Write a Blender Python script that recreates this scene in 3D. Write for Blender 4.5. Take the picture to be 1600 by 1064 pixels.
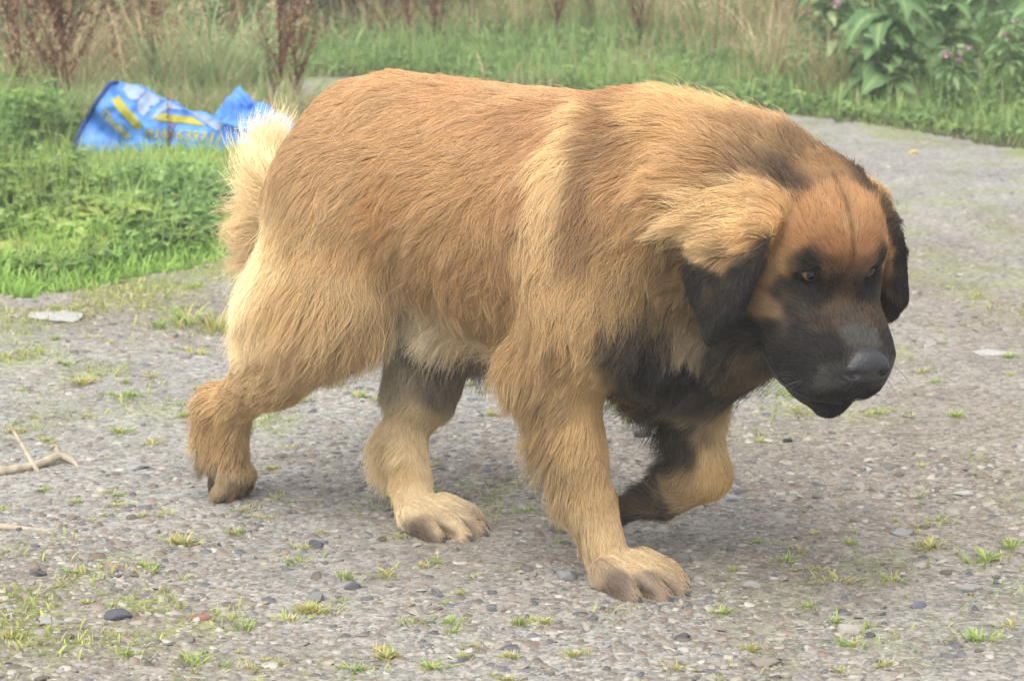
import bpy, bmesh, math, random
import numpy as np
from mathutils import Vector, Matrix
from mathutils.kdtree import KDTree

for o in list(bpy.data.objects):
    bpy.data.objects.remove(o)
S = bpy.context.scene
COL = S.collection
rad = math.radians
RNG = np.random.default_rng(11)

# ------------------------------------------------------------------ camera, sky, sun, exposure
cam_data = bpy.data.cameras.new("camera")
cam = bpy.data.objects.new("camera", cam_data)
COL.objects.link(cam)
cam.location = (0, 0, 1.2)
cam.rotation_euler = (rad(90 - 11.35), 0, 0)
cam_data.sensor_width = 36.0
cam_data.lens = 36.0 * 4160 / 1600
cam_data.clip_end = 500
cam_data.dof.use_dof = True
cam_data.dof.focus_distance = 3.95
cam_data.dof.aperture_fstop = 10
S.camera = cam

world = bpy.data.worlds.new("World")
S.world = world
world.use_nodes = True
wn, wl = world.node_tree.nodes, world.node_tree.links
for n in list(wn):
    wn.remove(n)
SUN_EL, SUN_AZ = 58.0, 205.0       # soft light from high up, a little behind the camera
sky = wn.new("ShaderNodeTexSky")
sky.sky_type = 'NISHITA'
sky.sun_disc = False
sky.sun_elevation = rad(SUN_EL)
sky.sun_rotation = rad(SUN_AZ)
sky.dust_density = 4.0
hs = wn.new("ShaderNodeHueSaturation")  # cloud cover takes most of the blue out
hs.inputs["Saturation"].default_value = 0.12
bg = wn.new("ShaderNodeBackground")
bg.inputs["Strength"].default_value = 0.15
wo = wn.new("ShaderNodeOutputWorld")
wl.new(sky.outputs[0], hs.inputs["Color"])
wl.new(hs.outputs[0], bg.inputs["Color"])
wl.new(bg.outputs[0], wo.inputs["Surface"])

sun_data = bpy.data.lights.new("sun", 'SUN')
sun_data.energy = 0.5
sun_data.angle = rad(70)
sun_data.color = (1.0, 0.96, 0.9)
sun = bpy.data.objects.new("sun", sun_data)
COL.objects.link(sun)
az = rad(SUN_AZ)
sdir = Vector((math.sin(az) * math.cos(rad(SUN_EL)), math.cos(az) * math.cos(rad(SUN_EL)), math.sin(rad(SUN_EL))))
sun.rotation_euler = sdir.to_track_quat('Z', 'Y').to_euler()
sun.location = (0, 0, 20)

S.view_settings.view_transform = 'Standard'
S.view_settings.look = 'None'
S.view_settings.exposure = 1.26
S.view_settings.gamma = 1.0
S.view_settings.use_curve_mapping = False
S.render.engine = 'CYCLES'
S.cycles.max_bounces = 6
S.cycles.diffuse_bounces = 3
S.cycles.transparent_max_bounces = 8
S.cycles.use_denoising = True
S.cycles.denoising_prefilter = 'NONE'
try:
    S.cycles_curves.shape = 'RIBBONS'
except Exception:
    pass


# ------------------------------------------------------------------ helpers
def lin(c):
    c = np.asarray(c, float) / 255.0
    return np.where(c <= 0.04045, c / 12.92, ((c + 0.055) / 1.055) ** 2.4)


def new_mat(name, rough=0.8, spec=0.3):
    m = bpy.data.materials.new(name)
    m.use_nodes = True
    b = m.node_tree.nodes["Principled BSDF"]
    b.inputs["Roughness"].default_value = rough
    b.inputs["Specular IOR Level"].default_value = spec
    return m, m.node_tree.nodes, m.node_tree.links, b


def attr_mat(name, attr='col', rough=0.8, spec=0.2, noise=0.0, nscale=40.0, bump=0.0, translucent=0.0):
    """Colour from a colour attribute, broken up with noise; optional light through thin leaves."""
    m, n, l, b = new_mat(name, rough, spec)
    a = n.new("ShaderNodeAttribute")
    a.attribute_name = attr
    out = a.outputs["Color"]
    if noise > 0 or bump > 0:
        tc = n.new("ShaderNodeTexCoord")
        nt = n.new("ShaderNodeTexNoise")
        nt.inputs["Scale"].default_value = nscale
        nt.inputs["Detail"].default_value = 5
        l.new(tc.outputs["Object"], nt.inputs["Vector"])
    if noise > 0:
        mr = n.new("ShaderNodeMapRange")
        mr.inputs[3].default_value = 1 - noise
        mr.inputs[4].default_value = 1 + noise
        l.new(nt.outputs[0], mr.inputs[0])
        vm = n.new("ShaderNodeVectorMath")
        vm.operation = 'SCALE'
        l.new(out, vm.inputs[0])
        l.new(mr.outputs[0], vm.inputs["Scale"])
        out = vm.outputs[0]
    if bump > 0:
        bp = n.new("ShaderNodeBump")
        bp.inputs["Strength"].default_value = bump
        bp.inputs["Distance"].default_value = 0.01
        l.new(nt.outputs[0], bp.inputs["Height"])
        l.new(bp.outputs[0], b.inputs["Normal"])
    l.new(out, b.inputs["Base Color"])
    if translucent > 0:
        tr = n.new("ShaderNodeBsdfTranslucent")
        l.new(out, tr.inputs["Color"])
        mx = n.new("ShaderNodeMixShader")
        mx.inputs[0].default_value = translucent
        l.new(b.outputs[0], mx.inputs[1])
        l.new(tr.outputs[0], mx.inputs[2])
        l.new(mx.outputs[0], n["Material Output"].inputs["Surface"])
    return m


def flat_mat(name, col, rough=0.8, spec=0.3, noise=0.15, nscale=20.0, bump=0.0):
    m, n, l, b = new_mat(name, rough, spec)
    tc = n.new("ShaderNodeTexCoord")
    nt = n.new("ShaderNodeTexNoise")
    nt.inputs["Scale"].default_value = nscale
    nt.inputs["Detail"].default_value = 6
    l.new(tc.outputs["Object"], nt.inputs["Vector"])
    cr = n.new("ShaderNodeValToRGB")
    c = np.array(col)
    cr.color_ramp.elements[0].position = 0.3
    cr.color_ramp.elements[1].position = 0.7
    cr.color_ramp.elements[0].color = (*(c * (1 - noise)), 1)
    cr.color_ramp.elements[1].color = (*np.minimum(c * (1 + noise), 1), 1)
    l.new(nt.outputs[0], cr.inputs[0])
    l.new(cr.outputs[0], b.inputs["Base Color"])
    if bump > 0:
        bp = n.new("ShaderNodeBump")
        bp.inputs["Strength"].default_value = bump
        bp.inputs["Distance"].default_value = 0.004
        l.new(nt.outputs[0], bp.inputs["Height"])
        l.new(bp.outputs[0], b.inputs["Normal"])
    return m


def mesh_np(name, verts, faces, mat=None, cols=None, smooth=False):
    """Mesh from arrays. faces: (n,3) or (n,4) int array, or a list of such arrays. cols: per-vertex rgb."""
    me = bpy.data.meshes.new(name)
    fl = faces if isinstance(faces, list) else [faces]
    fl = [np.asarray(f, np.int32) for f in fl if len(f)]
    verts = np.asarray(verts, np.float32)
    me.vertices.add(len(verts))
    me.vertices.foreach_set("co", verts.ravel())
    tot = np.concatenate([np.full(len(f), f.shape[1], np.int32) for f in fl])
    start = np.concatenate([[0], np.cumsum(tot)[:-1]]).astype(np.int32)
    me.loops.add(int(tot.sum()))
    me.loops.foreach_set("vertex_index", np.concatenate([f.ravel() for f in fl]))
    me.polygons.add(len(tot))
    me.polygons.foreach_set("loop_start", start)
    me.polygons.foreach_set("loop_total", tot)
    me.update(calc_edges=True)
    if smooth:
        me.polygons.foreach_set("use_smooth", np.ones(len(tot), bool))
    if cols is not None:
        a = me.attributes.new("col", 'FLOAT_COLOR', 'POINT')
        c4 = np.ones((len(verts), 4), np.float32)
        c4[:, :3] = cols
        a.data.foreach_set("color", c4.ravel())
    if mat:
        me.materials.append(mat)
    return me


def link(name, data, parent=None, loc=None, rot=None, scale=None):
    o = bpy.data.objects.new(name, data)
    COL.objects.link(o)
    if parent:
        o.parent = parent
    if loc is not None:
        o.location = loc
    if rot is not None:
        o.rotation_euler = rot
    if scale is not None:
        o.scale = scale if hasattr(scale, '__len__') else (scale,) * 3
    return o


def tag(o, label=None, cat=None, group=None, kind=None):
    if label:
        o["label"] = label
    if cat:
        o["category"] = cat
    if group:
        o["group"] = group
    if kind:
        o["kind"] = kind
    return o


def tube_np(pts, radii, n=7):
    """Vertices and quads of a tube with closed ends along pts."""
    pts = np.asarray(pts, float)
    radii = np.broadcast_to(np.asarray(radii, float), (len(pts),))
    t = np.gradient(pts, axis=0)
    t /= np.linalg.norm(t, axis=1, keepdims=True) + 1e-9
    ref = np.array([0.31, 0.17, 0.93]) if abs(t[0, 2]) < 0.8 else np.array([0.95, 0.2, 0.1])
    V = []
    for p, d, r in zip(pts, t, radii):
        a = np.cross(d, ref)
        a /= np.linalg.norm(a) + 1e-9
        b = np.cross(d, a)
        th = np.arange(n) / n * 2 * math.pi
        V.append(p + r * (np.cos(th)[:, None] * a + np.sin(th)[:, None] * b))
    V = np.concatenate(V)
    F = []
    for i in range(len(pts) - 1):
        for j in range(n):
            k = (j + 1) % n
            F.append((i * n + j, i * n + k, (i + 1) * n + k, (i + 1) * n + j))
    m = len(V)
    V = np.concatenate([V, pts[:1], pts[-1:]])
    T = [(m, (j + 1) % n, j) for j in range(n)] + [(m + 1, m - n + j, m - n + (j + 1) % n) for j in range(n)]
    return V, np.array(F), np.array(T)


def merge(parts):
    """Join (verts, quads, tris, colour) parts into one set of arrays."""
    V, Q, T, C = [], [], [], []
    o = 0
    for v, q, t, c in parts:
        V.append(v)
        if q is not None and len(q):
            Q.append(np.asarray(q) + o)
        if t is not None and len(t):
            T.append(np.asarray(t) + o)
        C.append(np.broadcast_to(np.asarray(c, float), (len(v), 3)))
        o += len(v)
    return (np.concatenate(V), [np.concatenate(x) for x in (Q, T) if x], np.concatenate(C))


def vnoise(p, scale, seed=0):
    """Smooth value noise in 0..1 for (n, d) points, d = 2 or 3."""
    p = np.asarray(p, float) * scale + seed * 17.31
    i = np.floor(p).astype(np.int64)
    f = p - i
    f = f * f * (3 - 2 * f)
    d = p.shape[1]
    out = np.zeros(len(p))
    for c in range(2 ** d):
        w = np.ones(len(p))
        h = np.full(len(p), seed * 7919 + 13, np.int64)
        for k in range(d):
            b = (c >> k) & 1
            w = w * (f[:, k] if b else 1 - f[:, k])
            h = (h * 374761393 + (i[:, k] + b) * 668265263) & 0x7fffffff
            h = ((h ^ (h >> 13)) * 1274126177) & 0x7fffffff
        out += w * ((h & 0xffff) / 65535.0)
    return out


def fbm(p, scale, seed=0, octaves=4):
    a, t, s = 0.5, 0.0, 0.0
    for k in range(octaves):
        t = t + a * vnoise(p, scale * 2 ** k, seed + k)
        s += a
        a *= 0.5
    return t / s
# ------------------------------------------------------------------ ground, track and the lie of the verges
LEFT_VERGE = np.array([(-1.54, 6.31), (-1.27, 6.48), (-1.05, 6.61), (-0.84, 6.89), (-0.72, 7.09), (-0.70, 8.0), (-0.74, 9.15), (-0.85, 10.3),
                       (-0.93, 11.1), (-1.3, 11.40), (-2.5, 11.2), (-7, 9.5), (-9, 3.5), (-3.2, 5.6)])
FAR_VERGE = np.array([(-9, 10.2), (-2.5, 11.75), (-0.95, 11.95), (-0.5, 11.9), (0.27, 11.1), (0.77, 10.55), (1.1, 10.34), (1.29, 10.08),
                      (1.54, 9.78), (1.8, 9.32), (2.17, 8.98), (4, 7.2), (10, 2.0), (60, 2.0), (60, 90), (-60, 90), (-60, 10.2)])


def inside(poly, p):
    x, y = p[:, 0], p[:, 1]
    c = np.zeros(len(p), bool)
    for (x0, y0), (x1, y1) in zip(poly, np.roll(poly, -1, 0)):
        m = (y0 > y) != (y1 > y)
        c ^= m & (x < (x1 - x0) * (y - y0) / (y1 - y0 + 1e-12) + x0)
    return c


def edge_dist(poly, p):
    d = np.full(len(p), 1e9)
    for a, b in zip(poly, np.roll(poly, -1, 0)):
        ab = b - a
        t = np.clip(((p - a) @ ab) / (ab @ ab), 0, 1)
        d = np.minimum(d, np.linalg.norm(p - a - t[:, None] * ab, axis=1))
    return d


def ragged(p):
    return p + (np.stack([fbm(p, 3.0, 5), fbm(p, 3.0, 15)], -1) - 0.5) * 0.30 + (np.stack([fbm(p, 14.0, 6), fbm(p, 14.0, 16)], -1) - 0.5) * 0.10


def is_green(p):
    q = ragged(p)
    return inside(LEFT_VERGE, q) | inside(FAR_VERGE, q)


soil = flat_mat("verge_soil", (0.055, 0.050, 0.028), rough=0.95, spec=0.1, noise=0.5, nscale=9, bump=0.4)
gx, gy = np.linspace(-90, 90, 61), np.linspace(-30, 150, 61)
X, Y = np.meshgrid(gx, gy, indexing='ij')
V = np.stack([X, Y, np.zeros_like(X)], -1).reshape(-1, 3)
I = np.arange(61 * 61).reshape(61, 61)
Q = np.stack([I[:-1, :-1], I[1:, :-1], I[1:, 1:], I[:-1, 1:]], -1).reshape(-1, 4)
tag(link("ground", mesh_np("ground", V, Q, soil)), kind="structure")

# the gravel track: a sheet 6 mm above the soil with the verges cut out of it
m, n, l, b = new_mat("track_gravel", 0.92, 0.15)
tc = n.new("ShaderNodeTexCoord")
at = n.new("ShaderNodeAttribute")
at.attribute_name = "col"
bigs = n.new("ShaderNodeTexNoise")
bigs.inputs["Scale"].default_value = 3.5
bigs.inputs["Detail"].default_value = 8
bigs.inputs["Roughness"].default_value = 0.65
v1 = n.new("ShaderNodeTexVoronoi")
v1.inputs["Scale"].default_value = 85
v2 = n.new("ShaderNodeTexVoronoi")
v2.inputs["Scale"].default_value = 210
for q in (bigs, v1, v2):
    l.new(tc.outputs["Object"], q.inputs["Vector"])
s1, s2 = n.new("ShaderNodeSeparateColor"), n.new("ShaderNodeSeparateColor")
l.new(v1.outputs["Color"], s1.inputs[0])
l.new(v2.outputs["Color"], s2.inputs[0])
r1 = n.new("ShaderNodeValToRGB")
els = r1.color_ramp.elements
els[0].position, els[0].color = 0.0, (0.115, 0.107, 0.096, 1)
els[1].position, els[1].color = 1.0, (0.36, 0.34, 0.315, 1)
for pos, c in ((0.35, (0.215, 0.203, 0.186, 1)), (0.6, (0.275, 0.262, 0.243, 1)), (0.85, (0.36, 0.345, 0.325, 1))):
    e = els.new(pos)
    e.color = c
mixv = n.new("ShaderNodeMix")
mixv.data_type = 'FLOAT'
mixv.inputs[0].default_value = 0.5
l.new(s1.outputs[0], mixv.inputs[2])
l.new(s2.outputs[0], mixv.inputs[3])
l.new(mixv.outputs[0], r1.inputs[0])
vm = n.new("ShaderNodeMix")
vm.data_type = 'RGBA'
vm.blend_type = 'MULTIPLY'
vm.inputs[0].default_value = 1.0
l.new(r1.outputs[0], vm.inputs[6])
l.new(at.outputs["Color"], vm.inputs[7])
tone = n.new("ShaderNodeMapRange")
tone.inputs[1].default_value, tone.inputs[2].default_value = 0.3, 0.7
tone.inputs[3].default_value, tone.inputs[4].default_value = 0.78, 1.18
l.new(bigs.outputs[0], tone.inputs[0])
vs = n.new("ShaderNodeVectorMath")
vs.operation = 'SCALE'
l.new(vm.outputs[2], vs.inputs[0])
l.new(tone.outputs[0], vs.inputs["Scale"])
l.new(vs.outputs[0], b.inputs["Base Color"])
bp = n.new("ShaderNodeBump")
bp.inputs["Strength"].default_value = 0.7
bp.inputs["Distance"].default_value = 0.006
l.new(mixv.outputs[0], bp.inputs["Height"])
l.new(bp.outputs[0], b.inputs["Normal"])
track_mat = m
gx = np.concatenate([np.arange(-6, -1.9, 0.1), np.arange(-1.9, 2.6, 0.028), np.arange(2.6, 9, 0.1)])
gy = np.concatenate([np.arange(-4, 6.1, 0.1), np.arange(6.1, 7.4, 0.028), np.arange(7.4, 8.8, 0.06), np.arange(8.8, 12.3, 0.028), np.arange(12.3, 13, 0.1)])
X, Y = np.meshgrid(gx, gy, indexing='ij')
P2 = np.stack([X, Y], -1).reshape(-1, 2)


def track_z(p):
    return 0.006 + 0.012 * fbm(p, 1.6, 21) + 0.004 * fbm(p, 9.0, 22, 2) - 0.006


def moss_amount(p):
    """Thin moss and yellow grass creeping in from the left verge."""
    d = edge_dist(LEFT_VERGE, p)
    a = np.clip(1.15 - d / 0.75, 0, 1) * np.clip((fbm(p, 4.5, 33) - 0.36) * 5, 0, 1)
    d2 = edge_dist(FAR_VERGE, p)
    thin = np.clip((fbm(p, 1.5, 36) - 0.47) * 7, 0, 1) * np.clip((fbm(p, 10, 37) - 0.47) * 7, 0, 1) * np.where(p[:, 0] < 0.25, 0.95, 0.5)
    return np.clip(a + thin + np.clip(1 - d2 / 0.30, 0, 1) * np.clip((fbm(p, 4.5, 34) - 0.40) * 5, 0, 1), 0, 1)


I = np.arange(len(P2)).reshape(len(gx), len(gy))
Q = np.stack([I[:-1, :-1], I[1:, :-1], I[1:, 1:], I[:-1, 1:]], -1).reshape(-1, 4)
keep = ~is_green(P2[Q].mean(1))
Q = Q[keep]
used, inv = np.unique(Q, return_inverse=True)
TP = P2[used]
Q = inv.reshape(-1, 4)
mo = moss_amount(TP)[:, None] * 0.75
tint = (1 - mo * (1 - np.array((0.80, 1.0, 0.30)))) * np.array((1.0, 1.0, 0.97))
brown = np.clip((fbm(TP, 1.1, 35) - 0.45) * 4, 0, 1)[:, None]
tint = tint * (1 - brown * (1 - np.array((0.88, 0.81, 0.75))))
tag(link("track", mesh_np("track", np.column_stack([TP, track_z(TP) + 0.004]), Q, track_mat, tint, smooth=True)), kind="structure")


def in_view(p, margin=0.12):
    return (np.abs(p[:, 0]) < (p[:, 1] * 800 / 4160 + margin)) & (p[:, 1] > 3.45)


# ---- loose gravel: thousands of flat chips, joined
def chips(p, size, flat, rng, tone):
    n = len(p)
    k = 6
    a = np.arange(k) / k * 2 * math.pi + rng.uniform(0, 6.28, (n, 1))
    rr = size[:, None] * rng.uniform(0.65, 1.15, (n, k))
    asp = rng.uniform(0.5, 1.0, (n, 1))
    rot = rng.uniform(0, 6.28, (n, 1))
    lx, ly = np.cos(a) * rr, np.sin(a) * rr * asp
    x = lx * np.cos(rot) - ly * np.sin(rot)
    y = lx * np.sin(rot) + ly * np.cos(rot)
    tx, ty = rng.normal(0, 0.16, (2, n, 1))
    h = (size * flat)[:, None]
    z0 = track_z(p)[:, None] + 0.003
    top = np.stack([p[:, :1] + x * 0.78, p[:, 1:2] + y * 0.78, z0 + h + tx * x + ty * y], -1)
    low = np.stack([p[:, :1] + x, p[:, 1:2] + y, z0 - h * 0.3 + tx * x + ty * y], -1)
    V = np.concatenate([low, top], 1).reshape(-1, 3)
    o = (np.arange(n) * 12)[:, None, None]
    j = np.arange(k)
    side = np.stack([j, (j + 1) % k, (j + 1) % k + k, j + k], -1)[None] + o
    cap = np.array([[6, 7, 8, 9], [6, 9, 10, 11]])[None] + o
    C = np.repeat(tone, 12, 0)
    return V, np.concatenate([side.reshape(-1, 4), cap.reshape(-1, 4)]), C


def stone_tone(n, rng):
    base = np.array([lin(c) for c in ((172, 166, 158), (154, 150, 146), (178, 168, 154), (144, 134, 124), (124, 124, 128), (190, 184, 172), (196, 190, 180), (160, 146, 134), (150, 136, 122))])
    return base[rng.integers(0, len(base), n)] * np.array((1.01, 1.0, 0.97)) * rng.uniform(0.46, 0.74, (n, 1))


chip_mat = attr_mat("slate_chips", rough=0.85, spec=0.2, noise=0.25, nscale=120)
rng = np.random.default_rng(5)
pp = []
for y0, y1, dens in ((3.45, 4.3, 14500), (4.3, 5.2, 11000), (5.2, 6.5, 5200), (6.5, 8.5, 1700), (8.5, 12, 700)):
    w = y1 * 800 / 4160 + 0.5
    nn = int(dens * (y1 - y0) * 2 * w)
    p = np.stack([rng.uniform(-w, w, nn), rng.uniform(y0, y1, nn)], -1)
    pp.append(p)
p = np.concatenate(pp)
p = p[in_view(p, 0.45)]
patch = fbm(p, 2.2, 41)
p = p[(rng.random(len(p)) < np.clip(0.45 + (patch - 0.40) * 2.6, 0.2, 1)) & ~is_green(p)]
size = np.clip(np.exp(rng.normal(math.log(0.0047), 0.52, len(p))), 0.002, 0.015)
V, Q, C = chips(p, size, rng.uniform(0.10, 0.32, len(p)), rng, stone_tone(len(p), rng))
tag(link("gravel", mesh_np("gravel", V, Q, chip_mat, C)), "loose grey slate gravel strewn over the track", "gravel", kind="stuff")

# ---- single stones
stone_mat = attr_mat("stone", rough=0.85, spec=0.2, noise=0.35, nscale=60, bump=0.5)


def stone_mesh(seed, flat, tone, blocky=False):
    r = np.random.default_rng(seed)
    bm = bmesh.new()
    pts = r.normal(0, 1, (22, 3))
    pts /= np.linalg.norm(pts, axis=1, keepdims=True)
    pts *= r.uniform(0.8, 1.05, (22, 1)) * np.array((1, r.uniform(0.55, 0.85), flat))
    if blocky:
        pts = np.clip(pts, -0.62, 0.62)
    for q in pts:
        bm.verts.new(q)
    res = bmesh.ops.convex_hull(bm, input=bm.verts)
    bmesh.ops.delete(bm, geom=[v for v in bm.verts if not v.link_faces], context='VERTS')
    if flat > 0.15:
        bmesh.ops.bevel(bm, geom=list(bm.edges), offset=0.06, segments=1, affect='EDGES')
    me = bpy.data.meshes.new("stone")
    bm.to_mesh(me)
    bm.free()
    a = me.attributes.new("col", 'FLOAT_COLOR', 'POINT')
    c = np.ones((len(me.vertices), 4), np.float32)
    c[:, :3] = tone
    a.data.foreach_set("color", c.ravel())
    me.materials.append(stone_mat)
    return me


def zt(x, y):
    return float(track_z(np.array([[x, y]]))[0]) + 0.004


NAMED = [  # x, y, half length, flatness, colour, turn, name, label
    (-1.068, 6.186, 0.085, 0.10, (205, 203, 198), 0.1, "flat_stone", "wide pale flat slab of stone set in the track by the grassy verge"),
    (-0.686, 4.738, 0.026, 0.25, (190, 190, 190), 0.3, "stone", "pale grey flat stone on the track behind the forked branch"),
    (-0.596, 4.291, 0.018, 0.45, (192, 190, 186), 1.0, "stone", "pale rounded stone near the tip of the straight stick"),
    (-0.636, 4.076, 0.018, 0.4, (188, 165, 142), 0.5, "stone", "pinkish tan stone lying near the straight stick"),
    (-0.689, 3.791, 0.030, 0.2, (190, 188, 182), 0.2, "stone", "broad pale stone sunk flat in the gravel"),
    (-0.587, 3.823, 0.028, 0.45, (112, 112, 118), 0.0, "stone", "dark slate lump half sunk in the track"),
    (-0.466, 3.813, 0.018, 0.4, (190, 142, 128), 0.2, "red_stone", "small brick red stone lying in grey gravel"),
    (-0.322, 4.201, 0.018, 0.7, (108, 110, 122), 0.9, "stone", "dark blue grey stone beside a green grass tuft"),
    (-0.298, 3.910, 0.018, 0.7, (160, 160, 154), 1.2, "stone", "grey standing chip with a grass tuft before it"),
    (-0.247, 3.971, 0.016, 0.6, (128, 128, 132), 0.6, "stone", "rounded mid grey stone on bare gravel"),
    (-0.116, 3.937, 0.018, 0.55, (150, 146, 144), 2.1, "stone", "angular grey stone with one steep dark side"),
    (-0.155, 3.881, 0.014, 0.4, (182, 164, 140), 0.6, "stone", "small tan wedge of stone on the gravel"),
    (-0.067, 4.963, 0.015, 0.4, (205, 205, 200), 0.2, "stone", "whitish chip on the track behind the dog's hind paw"),
    (0.086, 4.010, 0.026, 0.6, (158, 158, 156), 0.2, "stone", "squared grey block touching the heel of the planted forepaw"),
    (0.272, 4.112, 0.024, 0.55, (150, 146, 138), 0.3, "stone", "grey stone just beyond the toes of the planted forepaw"),
    (0.372, 3.971, 0.019, 0.5, (190, 186, 178), 0.4, "stone", "pale grey stone in front of the planted forepaw"),
    (0.493, 3.745, 0.020, 0.7, (205, 196, 182), 0.2, "stone", "pale cream rounded stone standing proud with grass below it"),
    (0.795, 4.545, 0.024, 0.2, (212, 210, 198), 0.0, "stone", "flat cream stone on open gravel ahead of the dog"),
    (0.650, 4.283, 0.024, 0.25, (184, 184, 180), 0.1, "stone", "flat light grey stone with moss at its edge"),
    (0.709, 3.954, 0.026, 0.3, (186, 182, 176), 0.2, "stone", "broad light stone among several grass tufts"),
    (0.615, 3.871, 0.016, 0.5, (136, 138, 150), 0.5, "stone", "blue grey slate stone with a sharp edge"),
    (0.362, 3.597, 0.032, 0.3, (170, 160, 146), -0.2, "stone", "long tan grey flat stone beside a grass tuft"),
    (0.385, 4.497, 0.016, 0.6, (196, 198, 202), 0.4, "stone", "white edged stone under the dog's lifted paw"),
    (0.524, 4.926, 0.012, 0.6, (84, 84, 88), 0.0, "stone", "small black stone on the track below the dog's chin"),
    (0.252, 4.978, 0.022, 0.6, (112, 112, 112), 0.2, "stone", "dark grey stone seen between the dog's forelegs"),
    (1.071, 5.776, 0.060, 0.08, (206, 204, 196), 0.0, "flat_stone", "long whitish flat stone level with the track surface"),
]
for i, (x, y, s, fl, c, rz, nm, lab) in enumerate(NAMED):
    me = stone_mesh(100 + i, fl, lin(c) * 0.66, blocky="block" in lab)
    o = link(nm, me, loc=(x, y, zt(x, y) + s * fl * 0.25), rot=(0.05 * math.sin(i * 2.1), 0.06 * math.cos(i * 1.7), rz), scale=s)
    tag(o, lab, "stone", "larger stones on the track")
vtone = stone_tone(14, rng)
variants = [stone_mesh(300 + i, rng.uniform(0.2, 0.45), vtone[i]) for i in range(14)]
k = 0
while k < 230:
    y = 3.5 + 3.2 * rng.random() ** 1.6
    x = rng.uniform(-1, 1) * (y * 800 / 4160)
    q = np.array([[x, y]])
    if is_green(q)[0] or (abs(x - 0.17) < 0.12 and abs(y - 3.98) < 0.12):
        continue
    s = 0.0080 * math.exp(abs(rng.normal(0, 0.35)))
    o = link("slate_chip", variants[k % 14], loc=(x, y, zt(x, y) + s * 0.04), rot=(rng.normal(0, 0.15), rng.normal(0, 0.15), rng.uniform(0, 6.28)), scale=s)
    tone_word = ("dark slate grey", "mid grey", "pale grey")[int(np.searchsorted((0.18, 0.27), vtone[k % 14].mean()))]
    tag(o, "small angular %s chip of stone lying loose on the track" % tone_word, "stone", "loose chips on the track")
    k += 1


# ------------------------------------------------------------------ plants: blades and leaves as arrays
def veg(c, k=1.0):
    c = lin(c) * k * np.array((1.03, 1.0, 0.92))
    return c * 0.76 + 0.24 * (0.3 * c[0] + 0.6 * c[1] + 0.1 * c[2]) * np.array((1.10, 1.0, 0.80))


def blades(base, h, w, lean, bend, c0, c1, rng):
    """Tapered grass blades that curve over; 7 vertices each."""
    n = len(base)
    a = lean
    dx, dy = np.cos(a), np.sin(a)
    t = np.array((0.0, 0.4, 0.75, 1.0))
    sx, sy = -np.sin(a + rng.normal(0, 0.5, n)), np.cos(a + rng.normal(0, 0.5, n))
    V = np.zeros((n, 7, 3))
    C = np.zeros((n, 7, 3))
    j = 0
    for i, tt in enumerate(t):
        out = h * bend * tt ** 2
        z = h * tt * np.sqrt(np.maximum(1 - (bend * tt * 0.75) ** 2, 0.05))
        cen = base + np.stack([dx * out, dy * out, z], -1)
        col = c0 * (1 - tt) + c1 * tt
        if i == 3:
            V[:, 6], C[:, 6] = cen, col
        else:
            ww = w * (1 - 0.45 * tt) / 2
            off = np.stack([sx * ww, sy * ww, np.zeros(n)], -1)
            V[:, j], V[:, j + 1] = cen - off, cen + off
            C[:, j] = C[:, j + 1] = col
            j += 2
    o = (np.arange(n) * 7)[:, None, None]
    Q = (np.array([[0, 1, 3, 2], [2, 3, 5, 4]])[None] + o).reshape(-1, 4)
    T = (np.array([[4, 5, 6]])[None] + o).reshape(-1, 3)
    return V.reshape(-1, 3), Q, T, C.reshape(-1, 3)


def leaves(base, az_, tilt, L, W, col, rng, droop=0.3):
    """Ovate leaves with a drooping tip and a slight fold; 8 vertices each."""
    n = len(base)
    d = np.stack([np.cos(az_) * np.cos(tilt), np.sin(az_) * np.cos(tilt), np.sin(tilt)], -1)
    s = np.stack([-np.sin(az_), np.cos(az_), rng.normal(0, 0.35, n)], -1)
    s /= np.linalg.norm(s, axis=1, keepdims=True)
    up = np.cross(d, s)
    V = np.zeros((n, 8, 3))
    V[:, 0] = base
    for q, (tt, ww) in enumerate(((0.32, 0.5), (0.70, 0.40))):
        mid = base + d * (L * tt)[:, None]
        mid[:, 2] -= droop * L * tt ** 2
        V[:, 1 + 3 * q] = mid + s * (W * ww)[:, None] + up * (W * 0.14)[:, None]
        V[:, 2 + 3 * q] = mid
        V[:, 3 + 3 * q] = mid - s * (W * ww)[:, None] + up * (W * 0.14)[:, None]
    tip = base + d * L[:, None]
    tip[:, 2] -= droop * L
    V[:, 7] = tip
    o = (np.arange(n) * 8)[:, None, None]
    Q = (np.array([[1, 2, 5, 4], [2, 3, 6, 5]])[None] + o).reshape(-1, 4)
    T = (np.array([[0, 2, 1], [0, 3, 2], [4, 5, 7], [5, 6, 7]])[None] + o).reshape(-1, 3)
    C = np.repeat(col, 8, 0)
    return V.reshape(-1, 3), Q, T, C


def pick_cols(opts, n, rng, jitter=0.24, k=1.0):
    b_ = np.array([veg(c, k) for c in opts])
    return b_[rng.integers(0, len(b_), n)] * rng.uniform(1 - jitter, 1 + jitter, (n, 1))


leaf_mat = attr_mat("leaf", rough=0.55, spec=0.3, translucent=0.42)
grass_mat = attr_mat("grass_blade", rough=0.6, spec=0.25, translucent=0.42)
dry_mat = attr_mat("dry_stalk", rough=0.85, spec=0.1, translucent=0.10)
rng = np.random.default_rng(8)


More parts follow.
